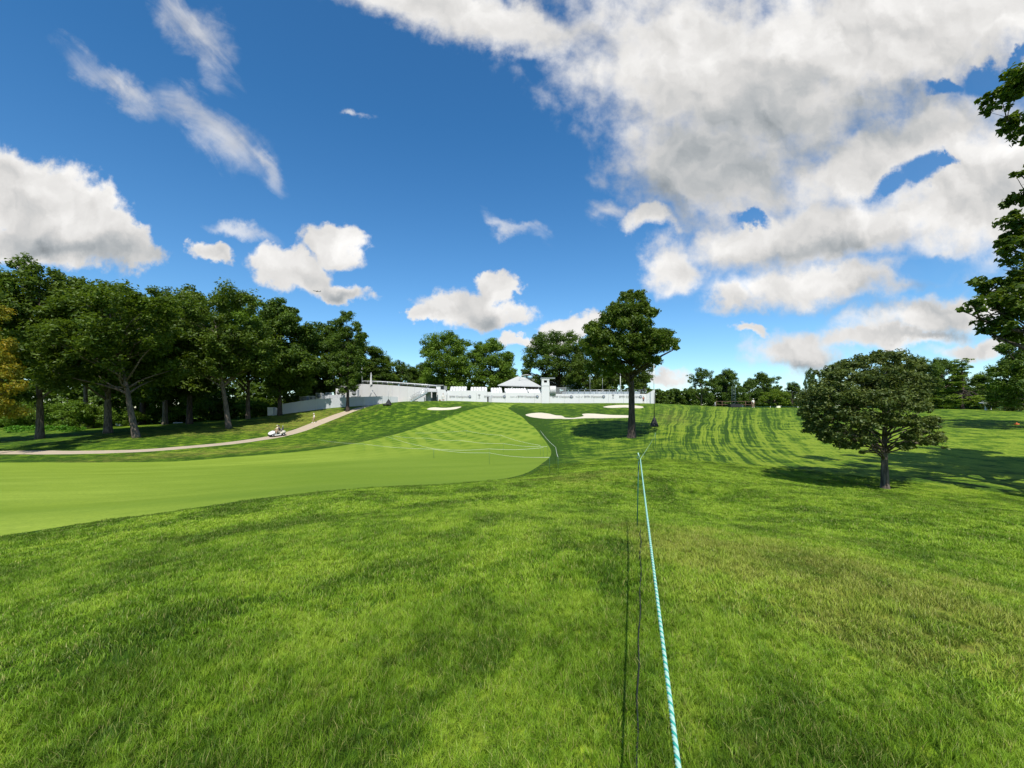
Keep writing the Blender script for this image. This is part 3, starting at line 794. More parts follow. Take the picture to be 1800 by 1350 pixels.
def grass_zone(name, r0, r1, spacing, size, n, h0, h1, w, label, amax=62, seed=1):
    p = turf_points(r0, r1, spacing, amax)
    dn = dist_to(np.array(fw_right), p)
    hv = 0.72 + 0.6 * vnoise(p, 0.5, 3) + 0.35 * (vnoise(p, 0.17, 5) - 0.5)
    keep = dn > size * 0.42; p, hv, dn = p[keep], hv[keep], dn[keep]
    hv *= np.clip(0.55 + dn * 0.3, 0, 1)
    if r1 > 20: hv *= np.clip((r1 + 1 - np.hypot(p[:, 0], p[:, 1])) / 8, 0.3, 1)
    sc = np.stack([np.ones(len(p)), np.ones(len(p)), hv], -1)
    protos = [patch_mesh('blade_patch', size, n, h0, h1, w, seed * 10 + i) for i in range(4)]
    return scatter(name, p, rng.uniform(0, 6.283, len(p)), sc, protos, label)
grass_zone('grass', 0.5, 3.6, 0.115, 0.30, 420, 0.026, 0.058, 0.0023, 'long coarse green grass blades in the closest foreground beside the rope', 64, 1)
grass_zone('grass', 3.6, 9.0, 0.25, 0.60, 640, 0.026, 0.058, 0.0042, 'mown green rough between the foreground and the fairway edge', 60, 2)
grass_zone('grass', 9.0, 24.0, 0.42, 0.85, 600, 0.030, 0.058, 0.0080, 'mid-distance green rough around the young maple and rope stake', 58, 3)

# ------------------------------------------------------------------ trees
def unit(v): return v / (np.linalg.norm(v, axis=-1, keepdims=True) + 1e-9)
def leaf_cloud(clumps, n_leaves, size, seed, sub=12, subr=0.42, droop=0.0, needle=False, flat=0.82):
    """leaf-sized faces gathered in sprays that sit round each clump; returns vertices, faces, tint"""
    r = np.random.default_rng(seed)
    C = np.array([c for c, _ in clumps], float); Rr = np.array([q for _, q in clumps], float)
    wgt = (Rr.prod(1)) ** (2 / 3); wgt /= wgt.sum()
    sc, sr, sp = [], [], []
    for c, q, w in zip(C, Rr, wgt):
        d = unit(r.normal(size=(sub, 3))); d[:, 2] = d[:, 2] * 0.8 + 0.12
        k = r.uniform(0.45, 1.02, sub)[:, None]
        sc.append(c + d * k * q); m = q.mean() * subr * r.uniform(0.6, 1.35, sub)
        sr.append(m[:, None] * np.array([1.1, 1.1, flat])); sp.append(np.full(sub, w / sub) * r.uniform(0.5, 1.5, sub))
    sc = np.concatenate(sc); sr = np.concatenate(sr); sp = np.concatenate(sp); sp /= sp.sum()
    k = r.choice(len(sc), n_leaves, p=sp)
    d = unit(r.normal(size=(n_leaves, 3))) * (r.uniform(0, 1, n_leaves)[:, None] ** 0.45)
    P = sc[k] + d * sr[k]; P[:, 2] -= droop * r.uniform(0, 1, n_leaves)
    nrm = unit(unit(d) * 0.7 + np.array([0, 0, 0.9]) + r.normal(0, 0.55, (n_leaves, 3)))
    a = unit(np.cross(nrm, r.normal(size=(n_leaves, 3)))); b = np.cross(nrm, a)
    L = size * r.uniform(0.6, 1.35, n_leaves)[:, None]; Wd = L * (0.22 if needle else 0.62)
    fold = nrm * L * r.uniform(-0.12, 0.22, n_leaves)[:, None]
    V = np.stack([P - a * L * 0.5, P + b * Wd * 0.5 + fold, P + a * L * 0.5, P - b * Wd * 0.5 + fold * 0.6], 1).reshape(-1, 3)
    Fq = np.arange(n_leaves * 4).reshape(-1, 4)
    tone_sub = r.uniform(0, 1, len(sc))
    tint = np.clip(0.45 * tone_sub[k] + 0.55 * r.uniform(0, 1, n_leaves), 0, 1)
    return V, Fq, np.repeat(tint, 4), sc
def crown_mesh(name, clumps, n, size, mat, seed, **kw):
    V, Fq, ti, sc = leaf_cloud(clumps, n, size, seed, **kw)
    me = np_mesh(name, V, Fq, mat)
    a = me.attributes.new('tint', 'FLOAT', 'POINT'); a.data.foreach_set('value', ti.astype(np.float32))
    return me, sc
def wobble_line(a, b, n, amp, seed, sag=0.0):
    r = random.Random(seed); a = Vector(a); b = Vector(b); L = (b - a).length
    o = Vector((r.uniform(-1, 1), r.uniform(-1, 1), r.uniform(-.4, .4))) * amp * L
    o2 = Vector((r.uniform(-1, 1), r.uniform(-1, 1), r.uniform(-.4, .4))) * amp * L * 0.6
    return [a.lerp(b, i / n) + o * math.sin(math.pi * i / n) + o2 * math.sin(2 * math.pi * i / n) + Vector((0, 0, sag * L * math.sin(math.pi * i / n))) for i in range(n + 1)]
def trunk_pts(spine, r0, r1, flare=1.45):
    pts = smooth_line(spine, 4); n = len(pts)
    rad = []
    for i in range(n):
        t = i / (n - 1); rr = r0 * (1 - t) + r1 * t
        rr *= 1 + (flare - 1) * math.exp(-t * n / 2.2); rad.append(rr * (1 + 0.04 * math.sin(i * 2.1)))
    return [Vector(p) for p in pts], rad
def tree_parts(root, clumps, spine, r0, r1, n, size, leaf, bark, seed, limbs_own=False, twigs=0, low=0.22, every=1, fine=1.0, limb_max=9999, **kw):
    me, sc = crown_mesh('crown', clumps, n, size, leaf, seed, **kw)
    c = bpy.data.objects.new('crown', me); col.objects.link(c); c.parent = root
    tp, tr = trunk_pts(spine, r0, r1)
    mb = MB().tube(tp, tr, 10)
    rr = random.Random(seed)
    for i, (cc, q) in enumerate(clumps):
        cc = Vector(cc)
        if (every > 1 and i % every) or i >= limb_max: continue
        # leave the trunk well below the clump
        cand = [k for k in range(len(tp)) if tp[k].z < cc.z - 0.28 * (cc - tp[k]).length and k > len(tp) * low]
        k = cand[-1] if cand else int(len(tp) * 0.4)
        k = max(int(len(tp) * low) + rr.randint(0, 3), k - rr.randint(0, 2))
        L = (cc - tp[k]).length
        if L < 0.3: continue
        ra = min(tr[k] * 0.55, 0.012 * L * 2.0 + 0.035 * r0 * 5) * fine
        ln = wobble_line(tp[k], cc, 5, 0.09, seed * 31 + i, 0.04)
        lm = MB() if limbs_own else mb
        lm.tube(ln, [ra * (1 - 0.8 * j / 5) for j in range(6)], 6)
        for t_ in range(twigs):
            j = rr.randint(2, 5); d = Vector(unit(np.array([rr.gauss(0, 1), rr.gauss(0, 1), rr.gauss(0.2, .7)])))
            e = cc + Vector((d.x * q[0], d.y * q[1], d.z * q[2])) * 0.85
            lm.tube(wobble_line(ln[j], e, 3, 0.1, seed * 77 + i * 9 + t_), [ra * 0.32, ra * 0.24, ra * 0.16, ra * 0.07], 4)
        if limbs_own: lm.build('limb', bark, root)
    mb.build('trunk', bark, root)
def rand_clumps(seed, H, z0, Wd, n, r, shape='round', squash=0.8):
    rr = random.Random(seed); out = []; tries = 0
    while len(out) < n and tries < 4000:
        tries += 1
        t = rr.random(); z = z0 + (H - z0 - r * 0.7) * t
        if shape == 'round': env = math.sin(math.pi * min(1, 0.16 + t * 0.80)) ** 0.75
        elif shape == 'cone': env = 1.0 - 0.88 * t
        elif shape == 'col': env = 0.75 * math.sin(math.pi * min(1, 0.2 + t * 0.72)) ** 0.5
        elif shape == 'vase': env = 0.45 + 0.6 * math.sin(math.pi * (0.15 + 0.72 * t))
        a = rr.uniform(0, 2 * math.pi); d = Wd / 2 * env * math.sqrt(rr.uniform(0.12, 1))
        d = max(0, d - r * 0.45)
        c = (d * math.cos(a), d * math.sin(a), z)
        q = r * rr.uniform(0.7, 1.25)
        if all((Vector(c) - Vector(o[0])).length > 0.40 * (q + o[1][0]) * 0.8 for o in out):
            out.append((c, (q, q, q * squash)))
    return out

PROTO = {}
def proto_tree(key, seed, H, z0, Wd, n, r, leaves, size, leaf, bark, lean=0.03, tr=0.33, shape='round', squash=0.8, **kw):
    root = empty('tree', (0, 0, 0)); L = random.Random(seed)
    sp = [(0, 0, -0.3)]; x = y = 0
    for k in range(1, 6):
        x += L.uniform(-1, 1) * lean * H / 5; y += L.uniform(-1, 1) * lean * H / 5; sp.append((x, y, H * 0.84 * k / 5))
    tree_parts(root, rand_clumps(seed, H, z0, Wd, n, r, shape, squash), sp, tr, tr * 0.16, leaves, size, leaf, bark, seed, **kw)
    PROTO[key] = [root, H, Wd, False]
proto_tree('f1', 11, 20, 6.6, 15, 44, 2.1, 42000, 0.36, M['leafb'], M['bark'])
proto_tree('f2', 12, 20, 4.5, 13, 42, 2.0, 56000, 0.40, M['leafb'], M['barkd'], lean=0.05)
proto_tree('f3', 13, 20, 8.2, 16, 44, 2.1, 42000, 0.36, M['leafa'], M['bark'], shape='vase')
proto_tree('f4', 14, 20, 1.2, 12, 44, 2.0, 38000, 0.38, M['leafb'], M['barkd'], shape='col')
proto_tree('r1', 21, 10, 1.4, 9.5, 44, 1.2, 32000, 0.26, M['leafc'], M['bark'])
proto_tree('r2', 22, 10, 0.4, 9.0, 42, 1.2, 30000, 0.27, M['leafb'], M['barkd'])
proto_tree('r3', 23, 10, 2.6, 8.5, 26, 1.15, 14000, 0.25, M['leafb'], M['bark'], tr=0.2)
proto_tree('bu', 24, 4, 0.2, 5.0, 24, 0.85, 11000, 0.18, M['leafc'], M['barkd'], tr=0.08)
proto_tree('co', 25, 12, 1.0, 8.5, 40, 0.95, 20000, 0.22, M['leafg'], M['barkd'], shape='cone', squash=0.45, tr=0.2, flat=0.35)
def plant(key, name, u, Y, top_v, label, cat='tree', width=None, rz=None, lean=0.0, group=None, mat=None, sink=0.0):
    """stand a tree at the spot; its height follows from where its top shows"""
    root, H, Wd, used = PROTO[key]
    p = on_ground(u, Y); zt = EYE - (top_v - HOR) / F * Y
    s = (zt - p.z) / (H * 1.05)
    o = root if not used else copy_tree(root)
    PROTO[key][3] = True
    o.name = name
    o.location = (p.x, p.y, p.z - sink); sw = s if width is None else (width / F * Y) / Wd
    o.scale = (sw, sw, s)
    o.rotation_euler = (0, lean, random.uniform(0, 6.28) if rz is None else rz)
    if lean: o.rotation_mode = 'ZYX'
    for k in ('label', 'category', 'group'):
        if k in o: del o[k]
    tag(o, label, cat, group)
    if mat:
        for ch in o.children:
            if ch.name.startswith('crown'):
                ch.data = ch.data.copy(); ch.data.materials[0] = mat
    return o

# --- left wood: the tall front row
LW = 'tall trees at the edge of the left wood'
plant('f3', 'oak_tree', 240, 62, 492, 'leaning grey-trunked oak, the nearer of the two trunks left of the wood', width=250, rz=0.5, lean=-0.20, group=LW)
plant('f1', 'oak_tree', 190, 70, 476, 'dark straight-trunked oak just left of the leaning grey one', width=240, rz=2.2, group=LW, mat=M['leafa'])
plant('f1', 'oak_tree', 70, 66, 436, 'wide spreading oak with the highest crown at the far left', width=230, rz=4.0, group=LW)
plant('f2', 'oak_tree', -30, 62, 448, 'oak cut by the left edge of the view above the yellow tree', width=190, rz=1.0, group=LW)
plant('f3', 'oak_tree', 402, 74, 497, 'oak with the long pale leaning trunk beside the curve of the path', width=200, rz=3.4, lean=-0.14, group=LW)
plant('f2', 'oak_tree', 333, 90, 493, 'oak with a thin dark trunk between the two leaning ones', width=170, rz=0.2, group=LW, mat=M['leafa'])
plant('f1', 'oak_tree', 290, 95, 494, 'dark dense oak standing deep in the middle of the left wood', width=170, rz=5.2, group=LW)
plant('f1', 'oak_tree', 436, 92, 512, 'oak with a dark trunk right behind the pale leaning one', width=150, rz=0.9, group=LW, mat=M['leafc'])
plant('f2', 'oak_tree', 492, 90, 512, 'oak whose trunk stands between the white crate and the grey fence', width=135, rz=2.9, group=LW)
plant('f3', 'oak_tree', 152, 96, 495, 'oak behind the leaning pair with its crown in shade', width=180, rz=1.9, group=LW)
plant('f2', 'oak_tree', 250, 104, 505, 'oak filling the dip of the treetops left of centre of the wood', width=170, rz=4.4, group=LW)
plant('f4', 'oak_tree', 540, 112, 566, 'shorter dark tree behind the left end of the grey fence', width=110, rz=0.3, group=LW)
plant('f4', 'oak_tree', 662, 122, 606, 'dark rounded tree behind the flagpole on the wing wall', width=80, rz=2.5, group=LW)
plant('f2', 'oak_tree', 574, 114, 556, 'dark oak behind the fence just left of the slender tree', width=120, rz=1.7, group=LW)
plant('f4', 'oak_tree', 632, 120, 590, 'dark oak behind the fence just right of the slender tree', width=90, rz=0.7, group=LW, mat=M['leafa'])
plant('f4', 'tree', 746, 134, 634, 'dark tree touching the left side of the bright two-bulged oak', width=50, rz=0.7)
# narrow tree in front of the fence
t = empty('ash_tree', on_ground(611, 88), 'slender dark tree with a bare trunk standing in front of the grey fence', 'tree')
k = 88 / F
def px_clumps(u0, v0, lst, Y, seed, depth=0.85, fat=1.2):
    """clumps given as (u, v, radii) in photograph pixels; every one is repeated in depth so that the crown is as deep as it is wide"""
    r_ = random.Random(seed); k_ = Y / F; base = on_ground(u0, Y); out = []
    L = np.array(lst, float); uc = (L[:, 0].min() + L[:, 0].max()) / 2; vc = (L[:, 1].min() + L[:, 1].max()) / 2
    Wu = (L[:, 0].max() - L[:, 0].min()) / 2 + L[:, 2].mean(); Wv = (L[:, 1].max() - L[:, 1].min()) / 2 + L[:, 3].mean()
    for (u, v, ru, rv) in lst:
        D = math.sqrt(max(0.0, 1 - ((u - uc) / Wu) ** 2 - 0.8 * ((v - vc) / Wv) ** 2)) * Wu * depth
        n = 1 + int(round(2 * max(0, D - ru * 0.6) / (1.7 * ru)))
        for i in range(n):
            dy = 0.0 if n == 1 else (-1 + 2 * i / (n - 1)) * max(0, D - ru * 0.6)
            dy += r_.uniform(-.3, .3) * ru
            q = r_.uniform(0.85, 1.1)
            z = EYE - (v + r_.uniform(-.25, .25) * rv * (n > 1) - HOR) * k_ - base.z
            f = 1 + dy * k_ / Y; q *= 0.84
            out.append((((u + r_.uniform(-.3, .3) * ru * (n > 1) - 900) * k_ * f - (u0 - 900) * k_, dy * k_, (z + base.z - EYE) * f + EYE - base.z), (ru * k_ * q, ru * k_ * q, rv * fat * k_ * q)))
    return out
cl = px_clumps(611, 714, [(608,560,16,14),(595,568,12,10),(625,575,13,12),(632,592,12,12),(610,588,20,15),(592,600,14,14),(620,612,20,16),(598,625,20,15),(634,632,13,14),(606,648,22,15),(588,645,12,14),(626,655,18,14),(612,672,18,12),(604,688,8,7),(622,682,12,8)], 88, 3)
tree_parts(t, cl, [(0, 0, -0.3), (0.05, 0, 4), (0.1, 0, 8), (-0.1, 0, 14), (-0.2, 0, 17)], 0.30, 0.08, 34000, 0.30, M['leafb'], M['barkd'], 31)
t = empty('maple_tree', on_ground(-10, 49), 'yellowing maple with orange leaf tips at the left edge of the view', 'tree')
cl = px_clumps(-10, 765, [(-8,548,22,16),(-50,580,34,26),(-4,612,30,20),(-40,640,40,26),(16,655,26,16),(-6,690,36,20),(30,680,16,11),(-50,710,44,26),(6,722,34,14)], 49, 5)
tree_parts(t, cl, [(0, 0, -0.3), (-0.4, 0, 3), (-0.9, 0, 7), (-1, 0, 12)], 0.22, 0.06, 26000, 0.24, M['leafy'], M['barkd'], 37)
# undergrowth and the closed depth of the wood
UG = 'shrubs under the left wood'
for i, (u, Y, tv, w, nm, lb) in enumerate([
    (62, 92, 705, 70, 'shrub', 'leftmost leafy shrub under the left wood beside the yellow maple'), (120, 88, 690, 80, 'shrub', 'light green shrub behind the bright weeds under the wood'), (165, 90, 700, 60, 'shrub', 'light green shrub left of the two leaning trunks'),
    (228, 100, 715, 60, 'shrub', 'low dark shrub between the two leaning oak trunks'), (300, 108, 700, 90, 'shrub', 'shrub in deep shade in the middle of the left wood'), (370, 108, 690, 80, 'shrub', 'shrub in shade left of the pale leaning trunk'),
    (450, 108, 690, 80, 'shrub', 'shrub behind the white crate at the right of the wood'), (20, 100, 690, 90, 'shrub', 'shrub low behind the yellow maple')]):
    plant('bu', nm, u, Y, tv, lb, 'shrub', width=w, group=UG)
def mass(name, label, boxes, n, size, mat, seed):
    """a far wood that reads as one mass"""
    cl = []
    r_ = random.Random(seed)
    for (u0, u1, v0, v1, Y, rad) in boxes:
        k_ = Y / F; step = rad * 1.15
        u = u0
        while u <= u1:
            vt = v0 + (r_.random() ** 1.5) * rad * 1.2; v = vt + rad
            while v < v1 + rad:
                YY = Y + r_.uniform(-4, 4)
                cl.append((tuple(at(u + r_.uniform(-.3, .3) * rad, v, YY)), (rad * k_, rad * k_, rad * k_ * 0.8))); v += step
            u += step * r_.uniform(0.8, 1.2)
    me, _ = crown_mesh(name, cl, n, size, mat, seed, sub=6, subr=0.5)
    o = bpy.data.objects.new(name, me); col.objects.link(o)
    return tag(o, label, 'wood', kind='stuff')
mass('distant_wood', 'dark depth of the left wood behind the front trunks', [(-80, 520, 580, 750, 124, 22), (-40, 560, 655, 745, 112, 16)], 95000, 0.95, M['leafb'], 3)
mass('distant_wood', 'far dark band of trees on the horizon right of the stand', [(1140, 1240, 680, 716, 140, 8), (1230, 1820, 686, 718, 150, 8), (640, 760, 640, 700, 150, 12), (1500, 1820, 672, 716, 120, 9), (745, 910, 655, 700, 140, 10), (930, 1145, 655, 700, 140, 10)], 160000, 0.7, M['leafb'], 4)
mass('distant_wood', 'low dark far trees between the stand and the open-crowned tree', [(1146, 1225, 683, 716, 132, 7)], 22000, 0.6, M['leafb'], 9)
mass('tall_weeds', 'bright green tall weeds in front of the left wood', [(12, 150, 746, 762, 84, 4)], 9000, 0.25, M['weed'], 5)
mass('distant_wood', 'far trees low on the horizon left of the yellow maple and behind the wood', [(-200, 60, 660, 745, 150, 18)], 14000, 0.9, M['leafb'], 6)
# --- behind the wing wall and the stand
plant('f4', 'pine_tree', 680, 126, 622, 'yellow-green young pine behind the flagpole wing wall', width=56, rz=1.0, mat=M['leafg'])
plant('r3', 'pine_tree', 703, 128, 626, 'thin-trunked pine with open crown right of the yellow-green one', width=50, rz=1.0)
plant('f4', 'tree', 728, 132, 642, 'low dark tree between the pines and the bright round crown', width=56, rz=2.0)
t = empty('oak_tree', on_ground(788, 118), 'bright green oak with two bulges left of the gap behind the seats', 'tree')
cl = px_clumps(788, 700, [(765,603,24,14),(790,600,24,13),(812,612,20,14),(752,618,14,12),(775,625,26,16),(805,630,26,16),(768,650,24,16),(795,655,26,18),(815,650,18,16),(775,675,24,14),(800,678,24,14),(757,672,18,13),(788,690,24,10),(818,684,16,12)], 118, 6, fat=1.5)
tree_parts(t, cl, [(0, 0, -0.3), (0.1, 0, 4), (0, 0, 9), (0.3, 0, 15)], 0.4, 0.1, 56000, 0.40, M['leafc'], M['barkd'], 41)
t = empty('oak_tree', on_ground(862, 122), 'bright green oak right of the two-bulged one, ending at the tent roof', 'tree')
cl = px_clumps(862, 700, [(850,615,22,14),(875,612,22,12),(892,630,13,14),(838,632,18,16),(862,634,26,16),(886,650,16,16),(848,656,22,16),(872,664,22,16),(840,680,16,12),(862,686,18,10),(886,676,16,12),(848,692,14,8),(898,658,10,12)], 122, 7, fat=1.5)
tree_parts(t, cl, [(0, 0, -0.3), (0.1, 0, 4), (0, 0, 9), (0.3, 0, 14)], 0.38, 0.1, 54000, 0.40, M['leafc'], M['barkd'], 42)
t = empty('ash_tree', on_ground(982, 124), 'dark tree with a forked trunk rising behind the white tower', 'tree')
cl = px_clumps(982, 700, [(950,600,16,12),(975,595,18,11),(1000,596,18,11),(940,618,16,14),(962,615,22,14),(990,618,22,14),(1012,622,16,14),(930,640,15,13),(955,640,20,14),(985,640,22,14),(1010,645,18,14),(925,656,9,8),(965,660,16,10),(1000,665,18,12),(945,668,14,8),(1016,655,16,14),(1012,680,14,10)], 124, 8, fat=1.5)
tree_parts(t, cl, [(0, 0, -0.3), (-0.3, 0, 4), (0.3, 0, 8), (0.2, 0, 15)], 0.5, 0.12, 56000, 0.40, M['leafb'], M['barkd'], 43, twigs=1)
t = empty('ash_tree', on_ground(1046, 116), 'dark spreading tree behind the right half of the stand, left of the oak trunk', 'tree')
cl = px_clumps(1046, 700, [(1030,615,20,14),(1055,612,20,14),(1018,640,18,16),(1042,640,22,16),(1068,640,20,16),(1030,664,18,12),(1055,668,20,13),(1078,668,16,12),(1008,662,12,10),(1045,685,20,10),(1070,688,18,8),(1095,660,16,14)], 116, 9, fat=1.5)
tree_parts(t, cl, [(0, 0, -0.3), (0.2, 0, 3), (0, 0, 8), (0.2, 0, 13)], 0.4, 0.1, 52000, 0.38, M['leafa'], M['barkd'], 44)
t = empty('ash_tree', on_ground(1132, 120), 'small dark tree seen between the oak trunk and the tall right pole', 'tree')
cl = px_clumps(1132, 700, [(1120,630,18,14),(1135,645,16,14),(1118,655,16,13),(1138,664,12,10),(1122,676,14,8),(1104,668,12,10)], 120, 10, fat=1.5)
tree_parts(t, cl, [(0, 0, -0.3), (0.1, 0, 3), (0, 0, 7), (0, 0, 11)], 0.3, 0.08, 20000, 0.34, M['leafa'], M['barkd'], 45)

# --- the big oak in front of the bunker
t = empty('oak_tree', on_ground(1110, 38), 'big dark green oak standing alone in front of the sand, casting the round shadow', 'tree')
cl = px_clumps(1110, 769, [(1105,522,16,10),(1125,520,12,8),(1110,545,22,14),(1130,542,16,12),(1146,550,12,8),(1085,545,16,12),(1065,560,16,11),(1090,568,24,15),(1120,570,24,15),(1045,578,20,12),(1060,592,24,15),(1085,598,26,15),(1115,598,26,15),(1145,590,20,12),
    (1165,588,17,10),(1178,602,14,8),(1188,612,6,4),(1040,602,18,13),(1140,612,26,13),(1162,608,18,10),(1065,618,22,13),(1100,620,24,12),(1128,628,20,10),(1045,622,16,12),(1060,640,20,11),(1085,640,18,10),(1040,648,16,9),(1150,632,14,8),(1072,655,16,8),(1098,650,14,7)], 38, 11, 1.15)
tree_parts(t, cl, [(0.0, 0, -0.3), (0.02, 0, 1.5), (0.0, 0, 4.4), (-0.1, 0, 6.5), (0.2, 0, 9), (0.4, 0, 11.5)], 0.33, 0.10, 85000, 0.19, M['leafa'], M['barkd'], 51, limbs_own=True, twigs=2, low=0.4, every=3, fine=0.8)
# --- the young maple on the right
t = empty('maple_tree', on_ground(1555, 16), 'young round-crowned maple with bronze-green leaves in the right hollow', 'tree')
cl = px_clumps(1555, 859, [(1520,636,30,14),(1555,632,32,13),(1590,640,28,14),(1485,645,22,14),(1460,662,24,17),(1440,690,22,18),(1500,668,34,20),(1545,664,36,22),(1595,668,34,20),(1620,684,20,15),(1475,698,32,20),(1520,704,34,22),(1565,702,34,22),(1605,706,26,20),(1625,715,15,10),
    (1422,712,16,15),(1450,728,26,20),(1490,736,30,20),(1530,738,26,16),(1440,756,22,12),(1475,760,22,14),(1510,766,20,12),(1570,740,22,13),(1605,742,20,11),(1635,738,16,8),(1500,784,14,5),(1620,760,18,8),(1645,775,14,7),(1600,768,14,7),(1660,787,6,5),(1640,750,12,6),(1515,795,4,3),(1418,728,14,12),(1432,748,16,13),(1456,770,16,10),(1484,782,16,9),(1530,772,14,8),(1592,784,14,7),(1630,776,16,9),(1650,768,12,8),(1412,700,12,14)], 16, 12, 0.8, fat=1.35)
tree_parts(t, cl, [(0.02, 0, -0.2), (0.0, 0, 0.7), (-0.01, 0, 1.5), (0.0, 0, 2.4), (-0.05, 0, 3.6), (0.1, 0, 4.4)], 0.125, 0.03, 80000, 0.092, M['leafm'], M['bark'], 52, limbs_own=True, twigs=2, low=0.30, every=3, fine=0.62, flat=0.7, subr=0.36)
# --- big tree beyond the right edge whose branches hang into the view
t = empty('oak_tree', (19.6, 15.2, ground(19.6, 15.2)), 'large dark oak beyond the right edge, its branches hanging into view high above the hollow', 'tree')
rr_ = random.Random(5); base = ground(19.6, 15.2); kk = 14.8 / F
cl = []
for (u, v, ru, rv) in [(1762,180,20,13),(1740,175,13,9),(1785,155,22,17),(1782,215,22,14),(1800,235,18,16),(1768,228,10,8),(1792,305,9,6),(1800,350,20,14),(1792,385,20,22),(1770,432,20,11),(1752,430,7,5),(1792,440,26,18),(1802,480,30,22),(1790,520,26,20),(1760,510,24,15),
        (1728,500,16,10),(1712,540,14,12),(1738,530,20,14),(1770,550,30,16),(1735,566,18,11),(1730,582,10,8),(1765,572,20,12),(1800,585,30,16),(1820,120,30,24),(1815,400,26,26),(1825,300,22,30)]:
    p = at(u, v, 14.8 + rr_.uniform(-0.8, 0.8)); cl.append(((p.x - 19.6, p.y - 15.2, p.z - base), (ru * kk * 1.1, ru * kk * 1.3, rv * kk * 1.2)))
for k_ in range(34):
    a = rr_.uniform(0, 6.28); d = rr_.uniform(0.6, 3.9); z = rr_.uniform(3.2, 14.5)
    x = d * math.cos(a) + 1.0; y = d * math.sin(a) * 1.3
    if 900 + F * (19.6 + x - 1.1) / (15.2 + y) > 1830: cl.append(((x, y, z), (0.75, 0.75, 0.6)))
for k_ in range(60):  # unseen outer clumps added to widen the shadow cast on the hollow
    X_ = rr_.uniform(21.5, 32); Y_ = rr_.uniform(13.5, 23.5); z = rr_.uniform(5.5, 13.5)
    if (X_ - 1.4) / Y_ > 1.215: cl.append(((X_ - 19.6, Y_ - 15.2, z), (1.4, 1.4, 1.0)))
tree_parts(t, cl, [(0, 0, -0.3), (0.1, 0, 2), (0.3, 0, 5), (0.6, 0, 9), (0.5, 0, 13.5)], 0.42, 0.10, 150000, 0.18, M['leafa'], M['barkd'], 53, limb_max=66, limbs_own=True, twigs=3, low=0.3, every=2, fine=0.7)
# second, paler one further back at the right edge
t = empty('ash_tree', on_ground(1815, 44), 'paler grey-green tree at the right edge below the hanging oak branches', 'tree')
cl = px_clumps(1815, 740, [(1790,600,26,13),(1765,612,14,9),(1800,625,30,15),(1775,640,20,12),(1752,655,18,12),(1790,660,30,16),(1765,680,26,14),(1800,690,34,16),(1840,600,34,20),(1850,640,36,24),(1780,705,24,9),(1860,690,34,20),(1750,700,14,9)], 44, 13)
tree_parts(t, cl, [(0, 0, -0.3), (0.2, 0, 2), (0, 0, 5), (0.2, 0, 8)], 0.3, 0.08, 42000, 0.20, M['leafb'], M['barkd'], 54, twigs=1)
# --- row of trees beyond the right crest
plant('r3', 'ash_tree', 1233, 108, 640, 'open-crowned tree with a short pale trunk at the left of the far row', width=58, rz=0.3)
plant('r2', 'tree', 1278, 112, 644, 'dark full-crowned tree behind the green lattice mast', width=62, rz=1.3)
plant('r1', 'tree', 1262, 118, 655, 'dark tree wedged between the open-crowned one and the mast', width=52, rz=2.0, mat=M['leafb'])
plant('r1', 'tree', 1340, 122, 646, 'rounded mid-green tree right of the lattice mast', width=66, rz=4.0, mat=M['leafb'])
plant('r2', 'tree', 1318, 118, 664, 'lower dark tree between the mast and the person in white', width=44, rz=5.0)
plant('r1', 'tree', 1362, 92, 680, 'low olive-yellow tree just right of the person in white', width=52, rz=1.0, mat=M['leafg'])
plant('r2', 'tree', 1392, 112, 668, 'dark tree left of the young maple', width=44, rz=2.6)
plant('r3', 'birch_tree', 1424, 110, 640, 'thin sparse-crowned tree sticking up left of the maple crown', width=24, rz=2.6)
plant('r2', 'tree', 1440, 104, 680, 'dark low tree half hidden behind the left of the maple crown', width=50, rz=3.6)
plant('r1', 'tree', 1612, 84, 616, 'rounded green tree showing above the right shoulder of the maple', width=80, rz=0.6)
plant('r1', 'tree', 1655, 90, 618, 'green tree between the maple and the golden conifer', width=70, rz=3.0)
plant('co', 'cypress_tree', 1692, 76, 612, 'bright yellow-green conifer with layered boughs right of the maple', width=96, rz=0.0)
plant('r2', 'tree', 1730, 84, 650, 'dark tree right of the bright conifer behind the white post', width=60, rz=5.6)
plant('bu', 'shrub', 1772, 62, 690, 'brownish shrub beyond the white post at the right edge', 'shrub', width=50, mat=M['leafm'])
plant('bu', 'shrub', 1640, 78, 694, 'low shrub at the fence line under the conifer', 'shrub', width=70)
plant('r2', 'tree', 1560, 100, 650, 'dark tree wholly behind the maple crown', width=90, rz=1.6)

